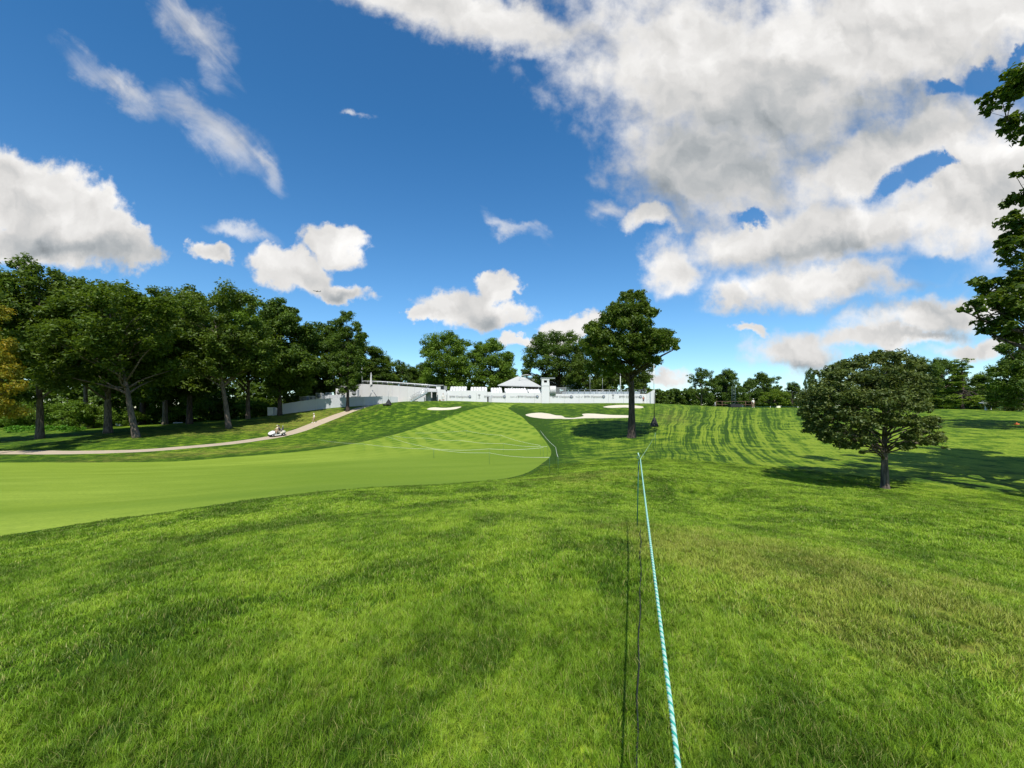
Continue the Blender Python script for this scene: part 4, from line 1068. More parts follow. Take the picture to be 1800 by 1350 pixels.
# ------------------------------------------------------------------ grandstand round the green
def xg(u, Y): return (u - 900) / F * Y
def zv(v, Y): return EYE - (v - HOR) / F * Y
def panel_between(mb, a, b, z0, z1, th=0.06, z0b=None, z1b=None):
    """upright slab standing along a-b (xy), its heights may differ at the two ends"""
    z0b = z0 if z0b is None else z0b; z1b = z1 if z1b is None else z1b
    a = Vector((a[0], a[1], 0)); b = Vector((b[0], b[1], 0)); n = (b - a).cross(Vector((0, 0, 1))).normalized() * th
    q = [(a.x, a.y, z0), (b.x, b.y, z0b), (b.x, b.y, z1b), (a.x, a.y, z1)]
    mb.prism(q, (0, 0, 0), tuple(-n))
    return mb
def text_mesh(body, size, loc, mat, parent, name='lettering', bold=False):
    cu = bpy.data.curves.new('lettering', 'FONT'); cu.body = body; cu.size = size; cu.extrude = 0.01
    cu.align_x = 'CENTER'; cu.align_y = 'CENTER'
    if bold: cu.offset = size * 0.012
    tmp = bpy.data.objects.new('tmp', cu); col.objects.link(tmp)
    bpy.context.view_layer.update()
    me = bpy.data.meshes.new_from_object(tmp.evaluated_get(bpy.context.evaluated_depsgraph_get()))
    bpy.data.objects.remove(tmp)
    me.materials.clear(); me.materials.append(mat)
    o = bpy.data.objects.new(name, me); o.location = loc; o.rotation_euler = (R(90), 0, 0)
    col.objects.link(o); o.parent = parent
    return o
YS = 100.0
K = YS / F
wall = empty('banner_wall', (xg(960, YS), YS, ground(xg(960, YS), YS)), 'long white sponsor wall with small grey lettering across the front of the stand', 'wall')
ox, oy, oz = wall.location
# fourteen butted panels, each its own board
us = [786, 812, 838, 856.5]
for a_, b_ in zip(us[:-1], us[1:]):
    mb = MB(); panel_between(mb, (xg(a_, YS) - ox, 0), (xg(b_, YS) - ox - 0.03, 0), -1.2, zv(686.5, YS) - oz, 0.12); mb.build('panel', M['white'], wall)
us = [863.5, 888, 914, 940, 966, 992, 1018, 1044, 1070, 1096, 1118, 1137]
for a_, b_ in zip(us[:-1], us[1:]):
    mb = MB(); panel_between(mb, (xg(a_, YS) - ox, 0), (xg(b_, YS) - ox - 0.03, 0), -1.2, zv(692.5 if a_ > 940 else 690.5, YS) - oz, 0.12); mb.build('panel', M['white'], wall)
mb = MB(); panel_between(mb, (xg(856.5, YS) - ox, 0.0), (xg(863.5, YS) - ox, 0.0), zv(697.5, YS) - oz, zv(689, YS) - oz, 0.12); mb.build('panel', M['white'], wall)
mb = MB().box((xg(859.5, YS) - ox, 0.25, zv(705, YS) - oz), (0.9, 0.04, 2.2)); mb.build('doorway', M['dark'], wall)
mb = MB().box((xg(861.7, YS) - ox, -0.32, zv(705, YS) - oz), (0.75, 0.05, 2.0), rz=R(-20)); mb.build('door', M['offwhite'], wall)
# right end board, turned towards the green and higher at its outer edge
mb = MB(); panel_between(mb, (xg(1137, YS) - ox, 0), (xg(1151, 99.2) - ox, -0.8), -1.0, zv(692.5, YS) - oz, 0.12, -1.0, zv(684, 99.2) - oz); mb.build('end_panel', M['white'], wall)
mb = MB(); mb.box((xg(945, YS) - ox, -0.02, zv(691.0, YS) - oz), (0.01, 0.01, 0.01))
def wm(u, v=697.0): return (xg(u, YS) - ox, -0.145, zv(v, YS) - oz)
def roundel(u):
    r0 = 0.32; x, y, z = wm(u)
    n = 28
    def ring(a, b, yy):
        m_ = MB(); vs = [(x + rr * math.cos(t), yy, z + rr * math.sin(t)) for rr in (a, b) for t in [2 * math.pi * i / n for i in range(n)]]
        m_.add(vs, [(i, (i + 1) % n, n + (i + 1) % n, n + i) for i in range(n)]); return m_
    e = ring(r0 * 0.60, r0, y).build('emblem', M['ink'], wall)
    def sector(q, mat):
        m_ = MB(); ts = [math.pi / 2 * q + math.pi / 2 * i / 7 for i in range(8)]
        m_.add([(x, y, z)] + [(x + r0 * 0.57 * math.cos(t), y, z + r0 * 0.57 * math.sin(t)) for t in ts], [tuple(range(9))]); return m_.build('quarter', mat, e)
    for q in range(4): sector(q, M['blueink'] if q in (1, 3) else M['white'])
for tu, ru in ((808.5, 826), (869.5, 886.7), (928.5, 944.5), (989.5, 1004), (1045, 1061), (1106.5, 1126)):
    text_mesh('BMW Championship', 0.58, wm(tu), M['ink'], wall); roundel(ru)
for tu in (842.5, 964, 1077.5):
    text_mesh('T', 0.95, wm(tu, 696.2), M['ink'], wall, bold=True)
    MB().box((wm(tu, 699.6)[0], wm(tu)[1] + 0.02, wm(tu, 699.6)[2]), (0.45, 0.01, 0.07)).build('emblem', M['steel'], wall)
for tu in (903, 1018):      # a small handwritten-looking mark, unreadable in the photograph
    x, y, z = wm(tu)
    MB().tube([(x - 0.8 + 1.1 * i / 22, y, z + 0.13 * math.sin(i * 1.25) * (1 - i / 40)) for i in range(23)], 0.025, 4).tube([(x + 0.45, y, z - 0.12), (x + 0.62, y, z - 0.02), (x + 0.85, y, z + 0.2)], 0.03, 4).build('emblem', M['steel'], wall)

# rows of white seats above the wall, five blocks
SB = 'blocks of white stand seating'
for i, (u0, u1, vt, lb) in enumerate([(787, 817, 681, 'leftmost block of white seats, next to the corner booth'), (824, 854, 682, 'second block of white seats from the left, above the door'),
        (861, 881, 683.5, 'narrow third block of white seats in the middle of the stand'), (886, 926, 684.5, 'widest block of white seats, below the tent canopy'), (928, 950, 686, 'small block of white seats left of the white tower')]):
    b = empty('seating_block', (xg((u0 + u1) / 2, 101), 101.2, zv(691.5, 101)), lb, 'seating', SB)
    n = 6; w = (u1 - u0) * K; ztop = zv(vt, 106) - b.location.z
    for r_ in range(n):
        z = ztop * (r_ + 0.5) / n; yy = 0.85 * r_
        sk = 0.35 * (n - 1 - r_) * (-1 if True else 1) * 0.35
        nseat = max(3, int(w / 0.62))
        mb = MB()
        mb.box((-sk * 0.5, yy + 0.2, z - 0.35 - 0.12), (w, 0.85, 0.06))
        st = mb.build('step', M['alu'], b)
        seat = MB()
        for q in range(nseat):
            x = -w / 2 + w * (q + 0.5) / nseat - sk * 0.5
            seat.box((x, yy, z - 0.08), (w / nseat * 0.84, 0.42, 0.06)); seat.box((x, yy + 0.22, z + 0.14), (w / nseat * 0.84, 0.05, 0.42), tilt=R(-10))
        o_ = seat.build('seat_row', M['seat'], b, kind='stuff')
    mb = MB()
    for x in (-w / 2, 0, w / 2): mb.tube([(x, -0.2, -0.8), (x, 4.6, ztop - 0.3)], 0.06, 6); mb.tube([(x, 4.4, -3), (x, 4.4, ztop)], 0.05, 6)
    mb.build('frame', M['steel'], b)

def railing(name, pts, label, h=1.05, rails=3, step=1.35, mat='alu', group=None):
    root = empty(name, pts[0], label, 'railing', group)
    P_ = [Vector(p) - Vector(pts[0]) for p in pts]
    for r_ in range(rails):
        MB().tube([p + Vector((0, 0, h * (r_ + 1) / rails)) for p in P_], 0.032, 5).build('rail', M[mat], root)
    me = None
    for a_, b_ in zip(P_[:-1], P_[1:]):
        L = (b_ - a_).length; n = max(1, int(L / step))
        for i in range(n + (b_ is P_[-1])):
            p = a_.lerp(b_, i / n)
            if me is None:
                o = MB().tube([(0, 0, -0.1), (0, 0, h + 0.02)], 0.035, 5).build('post', M[mat], root); me = o.data
            else:
                o = bpy.data.objects.new('post', me); col.objects.link(o); o.parent = root
            o.location = p
    return root
railing('safety_railing', [(xg(995, 100.6), 100.6, zv(692.5, 100) - .05), (xg(1136, 100.6), 100.6, zv(692.5, 100) - .05)], 'metal railing along the right half of the sponsor wall')
# viewing deck behind the railing with darker mesh
d = empty('viewing_deck', (xg(1060, 104), 104, zv(694, 104)), 'grey metal viewing deck behind the right half of the wall', 'deck')
MB().box((0, 0, -0.1), (19.5, 6, 0.12)).build('floor', M['steel'], d)
for i in range(14): MB().box((-9 + i * 1.38, 2.2, 0.45), (1.30, 0.05, 0.8)).build('backrest', M['alu'], d)
for i in range(14): MB().box((-9 + i * 1.38, 1.0, 0.15), (1.30, 0.35, 0.05)).build('bench', M['alu'], d)
# slatted grey screen beside the tower
g_ = empty('slatted_screen', (xg(986, 100.4), 100.4, zv(693, 100)), 'dark slatted grey screen right of the draped white panel', 'screen')
for i in range(9): MB().box((0, 0, 0.05 + i * 0.19), (2.3, 0.05, 0.11)).build('slat', M['greymesh'], g_)
for x in (-1.17, 1.17): MB().box((x, 0, 0.85), (0.08, 0.1, 1.9)).build('post', M['steel'], g_)
# white tower
tw = empty('camera_tower', (xg(959, 99.2), 99.2, ground(xg(959, 99.2), 99.2)), 'square white tower with a flat roof slab and one dark opening', 'tower')
tz = zv(665.5, 99.2) - tw.location.z; W_ = 13.5 * K
wz0, wz1 = zv(672.5, 99.2) - tw.location.z, zv(668.3, 99.2) - tw.location.z
MB().box((0, 0.9, (wz0 - 1) / 2), (W_, 1.8, wz0 + 1)).build('wall', M['white'], tw)
MB().box((0, 0.9, (wz1 + tz) / 2), (W_, 1.8, tz - wz1)).build('lintel', M['white'], tw)
MB().box((-W_ / 2 + 0.27, 0.9, (wz0 + wz1) / 2), (0.5, 1.74, wz1 - wz0 - 0.006)).build('jamb', M['white'], tw)
MB().box((W_ / 2 - 0.3, 0.9, (wz0 + wz1) / 2), (0.5, 1.74, wz1 - wz0 - 0.006)).build('jamb', M['white'], tw)
MB().box((0, 1.5, (wz0 + wz1) / 2), (W_ - 1.1, 0.05, wz1 - wz0 - 0.01)).build('dark_opening', M['dark'], tw)
MB().box((0.55, 1.2, tz + 0.11), (W_ + 1.5, 2.6, 0.2)).build('roof', M['steel'], tw)
MB().box((0, -0.03, zv(678, 99.2) - tw.location.z), (W_ + 0.1, 0.06, 0.1)).build('band', M['offwhite'], tw)
# draped panel
dp = MB()
n = 22
vs = []
for i in range(n + 1):
    u = 966.5 + 10.5 * i / n; yy = 99.75 + 0.12 * math.sin(i * 1.7) + 0.06 * math.sin(i * 3.1)
    for v, extra in ((694.5, 0.0), (686, 0.05), (678.5, -0.1)): vs.append((xg(u, 99.7), yy + extra * math.sin(i * 0.9), zv(v, 99.7)))
dp.add(vs, [(i * 3 + j, (i + 1) * 3 + j, (i + 1) * 3 + j + 1, i * 3 + j + 1) for i in range(n) for j in range(2)], True)
o = dp.build('draped_cloth', M['offwhite'], label='loose white cloth hanging in folds right of the square tower', cat='cloth')
sm = o.modifiers.new('thickness', 'SOLIDIFY'); sm.thickness = 0.02

# corner block with booth
cb = empty('corner_booth', (xg(777, 99.4), 99.4, ground(xg(777, 99.4), 99.4)), 'white corner block with a small booth and dark window left of the seats', 'booth')
bx, by, bz = cb.location
def zz(v, Y=99.4): return zv(v, Y) - bz
prof = [(xg(768.5, 99.4) - bx, 0, -1), (xg(785.7, 99.4) - bx, 0, -1), (xg(785.7, 99.4) - bx, 0, zz(691)), (xg(781.5, 99.4) - bx, 0, zz(685)), (xg(768.5, 99.4) - bx, 0, zz(684.5))]
MB().prism(prof, (0, 0, 0), (0, 1.4, 0)).build('wall', M['white'], cb)
MB().box((xg(770.3, 99.4) - bx, 1.0, (zz(684.4) + zz(677.6)) / 2), (1.0, 1.6, zz(677.6) - zz(684.4))).build('booth_wall', M['white'], cb)
MB().box((xg(774.9, 99.4) - bx, 1.0, (zz(684.3) + zz(678.6)) / 2), (0.55, 0.9, 0.7)).build('window', M['dark'], cb)
MB().box((xg(773, 99.4) - bx, 1.0, zz(677.2)), (1.6, 2.0, 0.1)).build('roof', M['offwhite'], cb)
MB().box((xg(780, 99.4) - bx, 1.3, zz(681.5)), (1.1, 0.06, 0.9)).build('mesh_panel', M['greymesh'], cb)
for k_, u in enumerate((777.0, 784.6)): MB().box((xg(u, 99.3) - bx, -0.05, zz(701)), (0.09, 0.06, 1.8), rz=0, tilt=0).build('prop', M['steel'], cb)

# high wing wall that curves off to the left, with a railing on top
WW = [(587, 111, 677.5), (612, 108, 676.6), (638, 105, 675.0), (664, 103, 675.8), (690, 101.5, 677.4), (716, 100.5, 679.3), (742, 100, 681.2), (768.3, 99.8, 683.5)]
ww = empty('wing_wall', (xg(680, 102), 102, ground(xg(680, 102), 102)), 'tall pale curved fabric wall on the left of the stand, topped by a railing', 'wall')
wx, wy, wz = ww.location
for (a_, b_) in zip(WW[:-1], WW[1:]):
    for s0, s1 in ((0, .5), (.5, 1)):
        q0 = [a_[i] * (1 - s0) + b_[i] * s0 for i in range(3)]; q1 = [a_[i] * (1 - s1) + b_[i] * s1 for i in range(3)]
        A = (xg(q0[0], q0[1]) - wx, q0[1] - wy); B = (xg(q1[0], q1[1]) - wx, q1[1] - wy)
        dx = (Vector(B) - Vector(A)).normalized() * 0.012
        mb = MB(); panel_between(mb, (A[0] + dx[0], A[1] + dx[1]), (B[0] - dx[0], B[1] - dx[1]), -5, zv(q0[2], q0[1]) - wz, 0.1, -5, zv(q1[2], q1[1]) - wz)
        mb.build('panel', M['wingwall'], ww)
railing('wing_railing', [(xg(u, Y + .3), Y + .3, zv(v, Y)) for u, Y, v in WW[2:]], 'white metal railing running down the top of the curved wing wall', h=0.85, rails=2, mat='alu')
railing('wing_railing', [(xg(u, Y + .3), Y + .3, zv(v, Y)) for u, Y, v in WW[:2]], 'short railing at the far left end of the wing wall behind the slender tree', h=0.9, rails=3, mat='steel')
MB().tube([(xg(u, Y + 1.4), Y + 1.4, zv(v - 5.8, Y)) for u, Y, v in WW[2:]], 0.12, 6).build('handrail_beam', M['white'], label='white beam behind the railing of the wing wall', cat='beam')

# metal stairs
st = empty('metal_stairs', (xg(738, 98.2), 98.2, ground(xg(738, 98.2), 98.2)), 'grey metal stairs with railings climbing to the corner booth', 'stairs')
sx_, sy_, sz_ = st.location
x0, x1 = xg(722, 98.2) - sx_, xg(752, 98.2) - sx_; z0, z1 = zv(705.5, 98.2) - sz_, zv(689, 98.2) - sz_
for i in range(12):
    t_ = (i + 0.5) / 12
    MB().box((x0 + (x1 - x0) * t_, 0, z0 + (z1 - z0) * t_), ((x1 - x0) / 12 * 1.25, 1.1, 0.05)).build('tread', M['steel'], st)
for yy in (-0.6, 0.6):
    MB().prism([(x0, yy, z0 - 0.25), (x1, yy, z1 - 0.25), (x1, yy, z1 + 0.05), (x0, yy, z0 + 0.05)], (0, 0, 0), (0, 0.05, 0)).build('stringer', M['alu'], st)
    for hh in (0.35, 0.7, 1.05): MB().tube([(x0, yy, z0 + hh), (x1, yy, z1 + hh)], 0.03, 5).build('handrail', M['alu'], st)
    for i in range(11):
        t_ = i / 10; MB().tube([(x0 + (x1 - x0) * t_, yy, z0 + (z1 - z0) * t_), (x0 + (x1 - x0) * t_, yy, z0 + (z1 - z0) * t_ + 1.08)], 0.03, 5).build('baluster', M['alu'], st)
MB().box(((xg(760, 98.2) - sx_), 0, z1), (2.2, 1.4, 0.1)).build('landing', M['steel'], st)
MB().box((xg(752, 98.2) - sx_, 0.75, z1 - 1.1), (1.2, 0.1, 2.2)).build('shade_sheet', M['greymesh'], st)  # sheets painted dark as the shaded void below stairs and landing
MB().box((xg(762.5, 98.2) - sx_, 0.75, z1 - 1.1), (1.0, 0.1, 2.2)).build('shade_sheet', M['dark'], st)
MB().box((xg(741, 98.2) - sx_, 0.0, z0 + 0.35), (1.4, 1.0, 0.9)).build('platform', M['offwhite'], st)

# grey-white screened fence in front of the wing wall
FE = [(497, 92, 710, 726), (529, 93, 705, 723), (556, 94, 701.5, 720), (580, 95, 700, 718), (605, 95.5, 698.5, 716.5), (640, 96, 697.5, 714), (672, 97, 696.5, 711), (700, 98.5, 697.5, 709)]
fe = empty('screened_fence', on_ground(600, 95), 'long fence of pale grey screen panels curving above the cart path', 'fence')
fx, fy, fz = fe.location
for (a_, b_) in zip(FE[:-1], FE[1:]):
    A3 = np.array((xg(a_[0], a_[1]), a_[1], zv(a_[2], a_[1]))); B3 = np.array((xg(b_[0], b_[1]), b_[1], zv(b_[2], b_[1])))
    n = max(1, int(round(np.linalg.norm(B3[:2] - A3[:2]) / 2.1)))
    for i in range(n):
        p, q = A3 + (B3 - A3) * i / n, A3 + (B3 - A3) * (i + 1) / n
        d_ = (q - p) / np.linalg.norm(q - p) * 0.05
        mb = MB(); panel_between(mb, (p[0] + d_[0] - fx, p[1] + d_[1] - fy), (q[0] - d_[0] - fx, q[1] - d_[1] - fy), ground(p[0], p[1]) - 0.25 - fz, p[2] - fz, 0.05, ground(q[0], q[1]) - 0.25 - fz, q[2] - fz)
        mb.build('fence_panel', M['fence'], fe)
        MB().box((p[0] - fx, p[1] - fy, (p[2] + ground(p[0], p[1])) / 2 - fz - 0.05), (0.09, 0.09, p[2] - ground(p[0], p[1]) + 0.2)).build('post', M['alu'], fe)
# higher back fence section with machines
bf = empty('back_fence', (xg(586, 99), 99, ground(xg(586, 99), 99)), 'higher grey screen section behind the fence left of the slender tree', 'fence')
for i in range(3):
    a_, b_ = 567 + i * 13, 567 + (i + 1) * 13 - 0.4
    mb = MB(); panel_between(mb, (xg(a_, 99) - bf.location.x, 0), (xg(b_, 99) - bf.location.x, 0), -2, zv(694, 99) - bf.location.z, 0.06); mb.build('fence_panel', M['fence'], bf)
def hvac(u, Y, vt, vb, w, label, mat='offwhite', hood=False):
    e = empty('cooling_unit', (xg(u, Y), Y, zv(vb, Y) - 1.2), label, 'cooling unit')
    h = (vb - vt) * Y / F
    MB().box((0, 0, 1.2 + h / 2), (w, 1.2, h)).build('casing', M[mat], e)
    MB().tube([(0, -0.62, 1.2 + h * 0.55), (0, -0.68, 1.2 + h * 0.55)], min(w, h) * 0.36, 16).build('fan_grille', M['greymesh'], e)
    MB().box((0, 0, 1.2 + h + 0.06), (w * 1.05, 1.25, 0.1)).build('lid', M['seat'], e)
    MB().box((0, 0, 0.55), (w * 0.9, 1.0, 1.3)).build('stand', M['steel'], e)
hvac(535, 97, 697.5, 706, 1.5, 'leftmost grey machine behind the screened fence', 'greymesh')
hvac(549, 98, 697, 703, 1.4, 'low light grey machine behind the left part of the fence')
hvac(562, 98, 692, 702, 1.3, 'upright grey machine with round fan left of the back fence', 'alu')
hvac(578, 101, 691, 696, 1.1, 'white machine lid just above the back fence')
hvac(597, 107, 684, 697, 1.4, 'white unit with a big round fan beside the slender tree', 'seat')
hvac(624, 104, 686, 697, 1.6, 'white unit with a dark fan right of the slender tree', 'offwhite')
# slanted prop
MB().tube([(xg(650, 101), 101, zv(697, 101)), (xg(655, 101), 101, zv(686, 101))], 0.1, 6).build('support_strut', M['white'], label='thin white strut leaning on the wing wall', cat='strut')
mb = MB().tube([(xg(655, 101), 101, zv(686, 101)), (xg(662, 101), 101, zv(697, 101))], 0.06, 6).build('support_strut', M['greymesh'], label='dark strut leaning the other way on the wing wall', cat='strut')

# tent with peaked canopy
te = empty('hospitality_tent', (xg(915, 112), 112, zv(690, 112)), 'grey peaked canopy tent above the widest block of seats', 'tent')
tx, ty, tz_ = te.location
def tp(u, v, Y): return (xg(u, Y) - tx, Y - ty, zv(v, Y) - tz_)
e0, e1, e2, e3 = tp(875, 677, 108), tp(951, 679, 108), tp(946, 676, 119), tp(882, 675, 119)
pk0, pk1 = tp(910, 661.5, 113.5), tp(922, 663.5, 113.5)
roof = MB().add([e0, e1, e2, e3, pk0, pk1], [(0, 1, 5, 4), (1, 2, 5), (2, 3, 4, 5), (3, 0, 4)]); o = roof.build('roof', M['tent'], te)
sm = o.modifiers.new('thickness', 'SOLIDIFY'); sm.thickness = 0.08
MB().prism([tp(875, 677.2, 107.9), tp(951, 679.2, 107.9), tp(951, 680.4, 107.9), tp(875, 678.2, 107.9)][::-1], (0, 0, 0), (0, 0.06, 0)).build('valance', M['offwhite'], te)
for u, Y in ((878, 108.2), (900, 108.2), (922, 108.2), (947, 108.2), (884, 118.5), (944, 118.5)):
    MB().tube([tp(u, 692, Y), tp(u, 678.5, Y)], 0.09, 6).build('pole', M['alu'], te)
for u in (895, 902.5, 910): MB().box(tp(u, 683.5, 112), (0.95, 0.05, 1.3)).build('window_panel', M['glass'], te)
MB().box(tp(915, 684, 117), (9.5, 0.1, 1.6)).build('shade_backing', M['dark'], te)  # sheet painted dark as the shade inside the tent
for u in (919, 927, 935): MB().box(tp(u, 684.5, 111), (0.5, 0.4, 1.0)).build('cabinet', M['rust'] if u == 935 else M['steel'], te)
# flags drooping on the tent
MB().tube([tp(912, 668, 111), tp(917, 660, 111), tp(926, 658.7, 111), tp(935, 661, 111)], 0.07, 6).build('arched_tube', M['white'], te)
# white barrel tent behind
bt = empty('barrel_tent', (xg(990, 128), 128, zv(694, 128)), 'white curved tent roof showing behind the square tower and the forked tree', 'tent')
def barrel(name, pa, pb, rad, mat):
    pa, pb = Vector(pa), Vector(pb); ax = (pb - pa).normalized(); up = Vector((0, 0, 1)); sd = ax.cross(up).normalized(); up2 = sd.cross(ax)
    m_ = MB(); vs = []
    for e_ in range(13):
        p = pa.lerp(pb, e_ / 12)
        for q in range(11):
            t_ = math.pi * q / 10; rr = rad * (1 + 0.015 * math.cos(e_ * math.pi))
            vs.append(p + sd * math.cos(t_) * rr + up2 * math.sin(t_) * rr * 0.9)
    m_.add(vs, [(i * 11 + j, i * 11 + j + 1, (i + 1) * 11 + j + 1, (i + 1) * 11 + j) for i in range(12) for j in range(10)], True)
    ob = m_.build(name, mat, bt); s_ = ob.modifiers.new('thickness', 'SOLIDIFY'); s_.thickness = 0.08
    return ob
def bp_(u, v, Y): return (xg(u, Y) - bt.location.x, Y - bt.location.y, zv(v, Y) - bt.location.z)
barrel('roof', bp_(925, 668, 122), bp_(972, 676, 126), 0.9, M['tentw'])
barrel('roof', bp_(985, 676, 128), bp_(1022, 694, 122), 1.7, M['tentw'])
for u, v in ((930, 680), (968, 684), (1000, 690)): MB().tube([bp_(u, 696, 126), bp_(u, v - 6, 126)], 0.09, 6).build('pole', M['alu'], bt)

# poles and flags
def pole(name, u, Y, vt, vb, label, r_=0.07, mat='polew', cat='pole', knob=False):
    e = empty(name, (xg(u, Y), Y, zv(vb, Y)), label, cat)
    h = (vb - vt) * Y / F
    MB().tube([(0, 0, 0), (0, 0, h * 0.5), (0, 0, h)], [r_, r_ * 0.85, r_ * 0.6], 7).build('shaft', M[mat], e)
    if knob: MB().box((-0.1, 0, h + 0.1), (0.5, 0.3, 0.3)).build('lamp_head', M['white'], e)
    else: MB().ball((0, 0, h + 0.04), r_ * 1.3, 8, 5).build('finial', M[mat], e)
    return e
pole('floodlight_pole', 1090.5, 103, 642, 691, 'white pole with a lamp head seen between oak trunk and forked tree', 0.10, knob=True)
pole('pole', 1037, 103, 658, 691, 'thin grey pole above the middle of the right railing', 0.05, 'steel')
pole('pole', 1059, 103, 663, 691, 'thin dim pole between the lamp pole and the grey one', 0.04, 'steel')
pole('pole', 586, 111, 655, 681, 'thin white pole at the far left end of the wing wall', 0.06)
fp = pole('flagpole', 636.5, 105.5, 640, 677, 'flagpole with a limp white flag on the wing wall', 0.05, cat='flagpole')
n = 9; vs = []
for i in range(n):
    for j in range(6):
        a_ = i / (n - 1); c_ = j / 5
        vs.append((-a_ * 0.85 + 0.05 * math.sin(j * 1.4) * a_, 0.14 * math.sin(a_ * 7 + c_ * 2), 4.3 - c_ * 1.45 - a_ * 0.35 * (1 - c_ * 0.3)))
fl = MB().add(vs, [(i * 6 + j, i * 6 + j + 1, (i + 1) * 6 + j + 1, (i + 1) * 6 + j) for i in range(n - 1) for j in range(5)], True).build('flag', M['white'], fp)
s_ = fl.modifiers.new('thickness', 'SOLIDIFY'); s_.thickness = 0.02
mb = MB(); mb.tube([(-0.42 + 0.27 * math.cos(t_), -0.2, 3.5 + 0.27 * math.sin(t_)) for t_ in [0.6 + k_ * 0.5 for k_ in range(10)]], 0.06, 5); mb.build('emblem', M['ink'], fl)
fe_ = empty('feather_banner', (xg(652, 103.5), 103.5, zv(676, 103.5)), 'slim white tapering banner standing on the wing wall', 'banner')
MB().prism([(-0.28, 0, 0), (0.28, 0, 0), (0.12, 0, 1.6), (0.03, 0, 2.9), (-0.04, 0, 2.9), (-0.16, 0, 1.4)], (0, 0, 0), (0, 0.1, 0)).build('cloth', M['white'], fe_)
MB().tube([(0.3, 0.05, -0.2), (0.08, 0.05, 2.95)], 0.03, 5).build('rod', M['alu'], fe_)

# masts held down by black pyramid covers
def mast(u, Y, vb, wpx, hpx, vt, label):
    e = empty('weighted_mast', (xg(u, Y), Y, ground(xg(u, Y), Y)), label, 'mast')
    k_ = Y / F; w = wpx * k_; h = hpx * k_
    b_ = MB().add([(-w / 2, -w / 2, -0.03), (w / 2, -w / 2, -0.03), (w / 2, w / 2, -0.03), (-w / 2, w / 2, -0.03), (-w * .33, -w * .33, h * 0.42), (w * .33, -w * .33, h * .42), (w * .33, w * .33, h * .42), (-w * .33, w * .33, h * .42), (0.03, -0.03, h), (0.03, 0.03, h), (-0.03, 0, h)],
             [(0, 3, 2, 1), (0, 1, 5, 4), (1, 2, 6, 5), (2, 3, 7, 6), (3, 0, 4, 7), (4, 5, 8, 10), (5, 6, 9, 8), (6, 7, 10, 9), (7, 4, 10), (8, 9, 10)])
    b_.build('cover', M['black'], e)
    MB().ball((0, -w * 0.42, w * 0.13), (w * 0.28, w * 0.2, w * 0.16), 10, 6).build('sandbag', M['dark'], e)
    H_ = zv(vt, Y) - e.location.z
    MB().tube([(0, 0, h * 0.8), (0, 0, H_ * 0.5), (0, 0, H_)], [0.045, 0.03, 0.018], 6).build('mast_pole', M['black'] if Y < 60 else M['steel'], e)
    return e
mast(1150, 44, 748, 12, 17, 690, 'black pyramid-covered mast base standing in front of the right end of the wall')
mast(683, 88, 712, 10, 10.5, 679, 'dark pyramid-covered mast base on the crest of the left mound')
pole('pole', 1149.5, 97, 641, 686, 'tall white-topped pole at the right end of the sponsor wall', 0.08)
MB().ball((xg(675.5, 88), 88, ground(xg(675.5, 88), 88) + 0.12), (0.35, 0.25, 0.2), 10, 6).build('sandbag', M['black'], label='small black bag lying left of the pyramid-covered mast on the mound', cat='bag')

# white crate between the trunks
cr = empty('white_crate', on_ground(480, 93), 'white box standing between oak trunks left of the grey fence', 'box')
h = 13.5 * 93 / F
MB().box((-0.25, 0, h / 2), (1.25, 1.2, h)).build('casing', M['white'], cr)
MB().box((0.72, 0.1, h / 2 - 0.05), (0.62, 1.0, h - 0.15)).build('side_door', M['offwhite'], cr)
MB().box((-0.25, 0, h + 0.05), (1.35, 1.3, 0.08)).build('lid', M['seat'], cr)
# far white things seen through the wood
MB().box((xg(219, 100), 100, zv(746, 100)), (3.6, 0.5, 0.5)).build('low_white_wall', M['white'], label='low white wall glimpsed between the two leaning trunks', cat='wall')
MB().box((xg(313, 104), 104, zv(743.5, 104)), (2.2, 0.4, 0.4)).build('low_white_wall', M['white'], label='low white wall glimpsed right of the leaning trunks', cat='wall')

# ------------------------------------------------------------------ right side: lattice mast, rails, rope line, hut on a post
lm = empty('lattice_mast', on_ground(1288, 84), 'green lattice mast with a dark box at its foot on the right crest', 'mast')
H_ = 37 * 84 / F; a_ = 0.42
for sx2, sy2 in ((-1, -1), (1, -1), (0, 1)): MB().tube([(sx2 * a_, sy2 * a_, 0), (sx2 * a_ * 0.75, sy2 * a_ * 0.75, H_)], 0.045, 5).build('leg', M['mast'], lm)
for i in range(9):
    z = H_ * i / 9; s2 = 1 - 0.25 * i / 9
    for (p, q) in (((-1, -1), (1, -1)), ((1, -1), (0, 1)), ((0, 1), (-1, -1))):
        MB().tube([(p[0] * a_ * s2, p[1] * a_ * s2, z), (q[0] * a_ * s2, q[1] * a_ * s2, z + H_ / 9)], 0.025, 4).build('brace', M['mast'], lm)
MB().tube([(0.4, 0.4, H_ * 0.45), (2.2, 1.0, 0.1)], 0.04, 5).build('stay', M['mast'], lm)
MB().box((-0.1, -0.9, 0.28), (2.1, 1.2, 0.62)).build('base_box', M['black'], lm)
MB().box((1.1, -0.9, 0.2), (0.5, 1.0, 0.4)).build('battery_box', M['mast'], lm)
rf = empty('rail_frame', on_ground(1290, 88), 'rusty waist-high pipe frame behind the lattice mast', 'frame')
rf.location.z = zv(719, 88)
for z in (1.55, 0.9): MB().tube([(-3.6, 0, z), (3.6, 0, z)], 0.04, 5).build('rail', M['rust'], rf)
for x in (-3.6, -2.4, 2.4, 3.6): MB().tube([(x, 0, 0), (x, 0, 1.6)], 0.045, 5).build('post', M['rust'], rf)
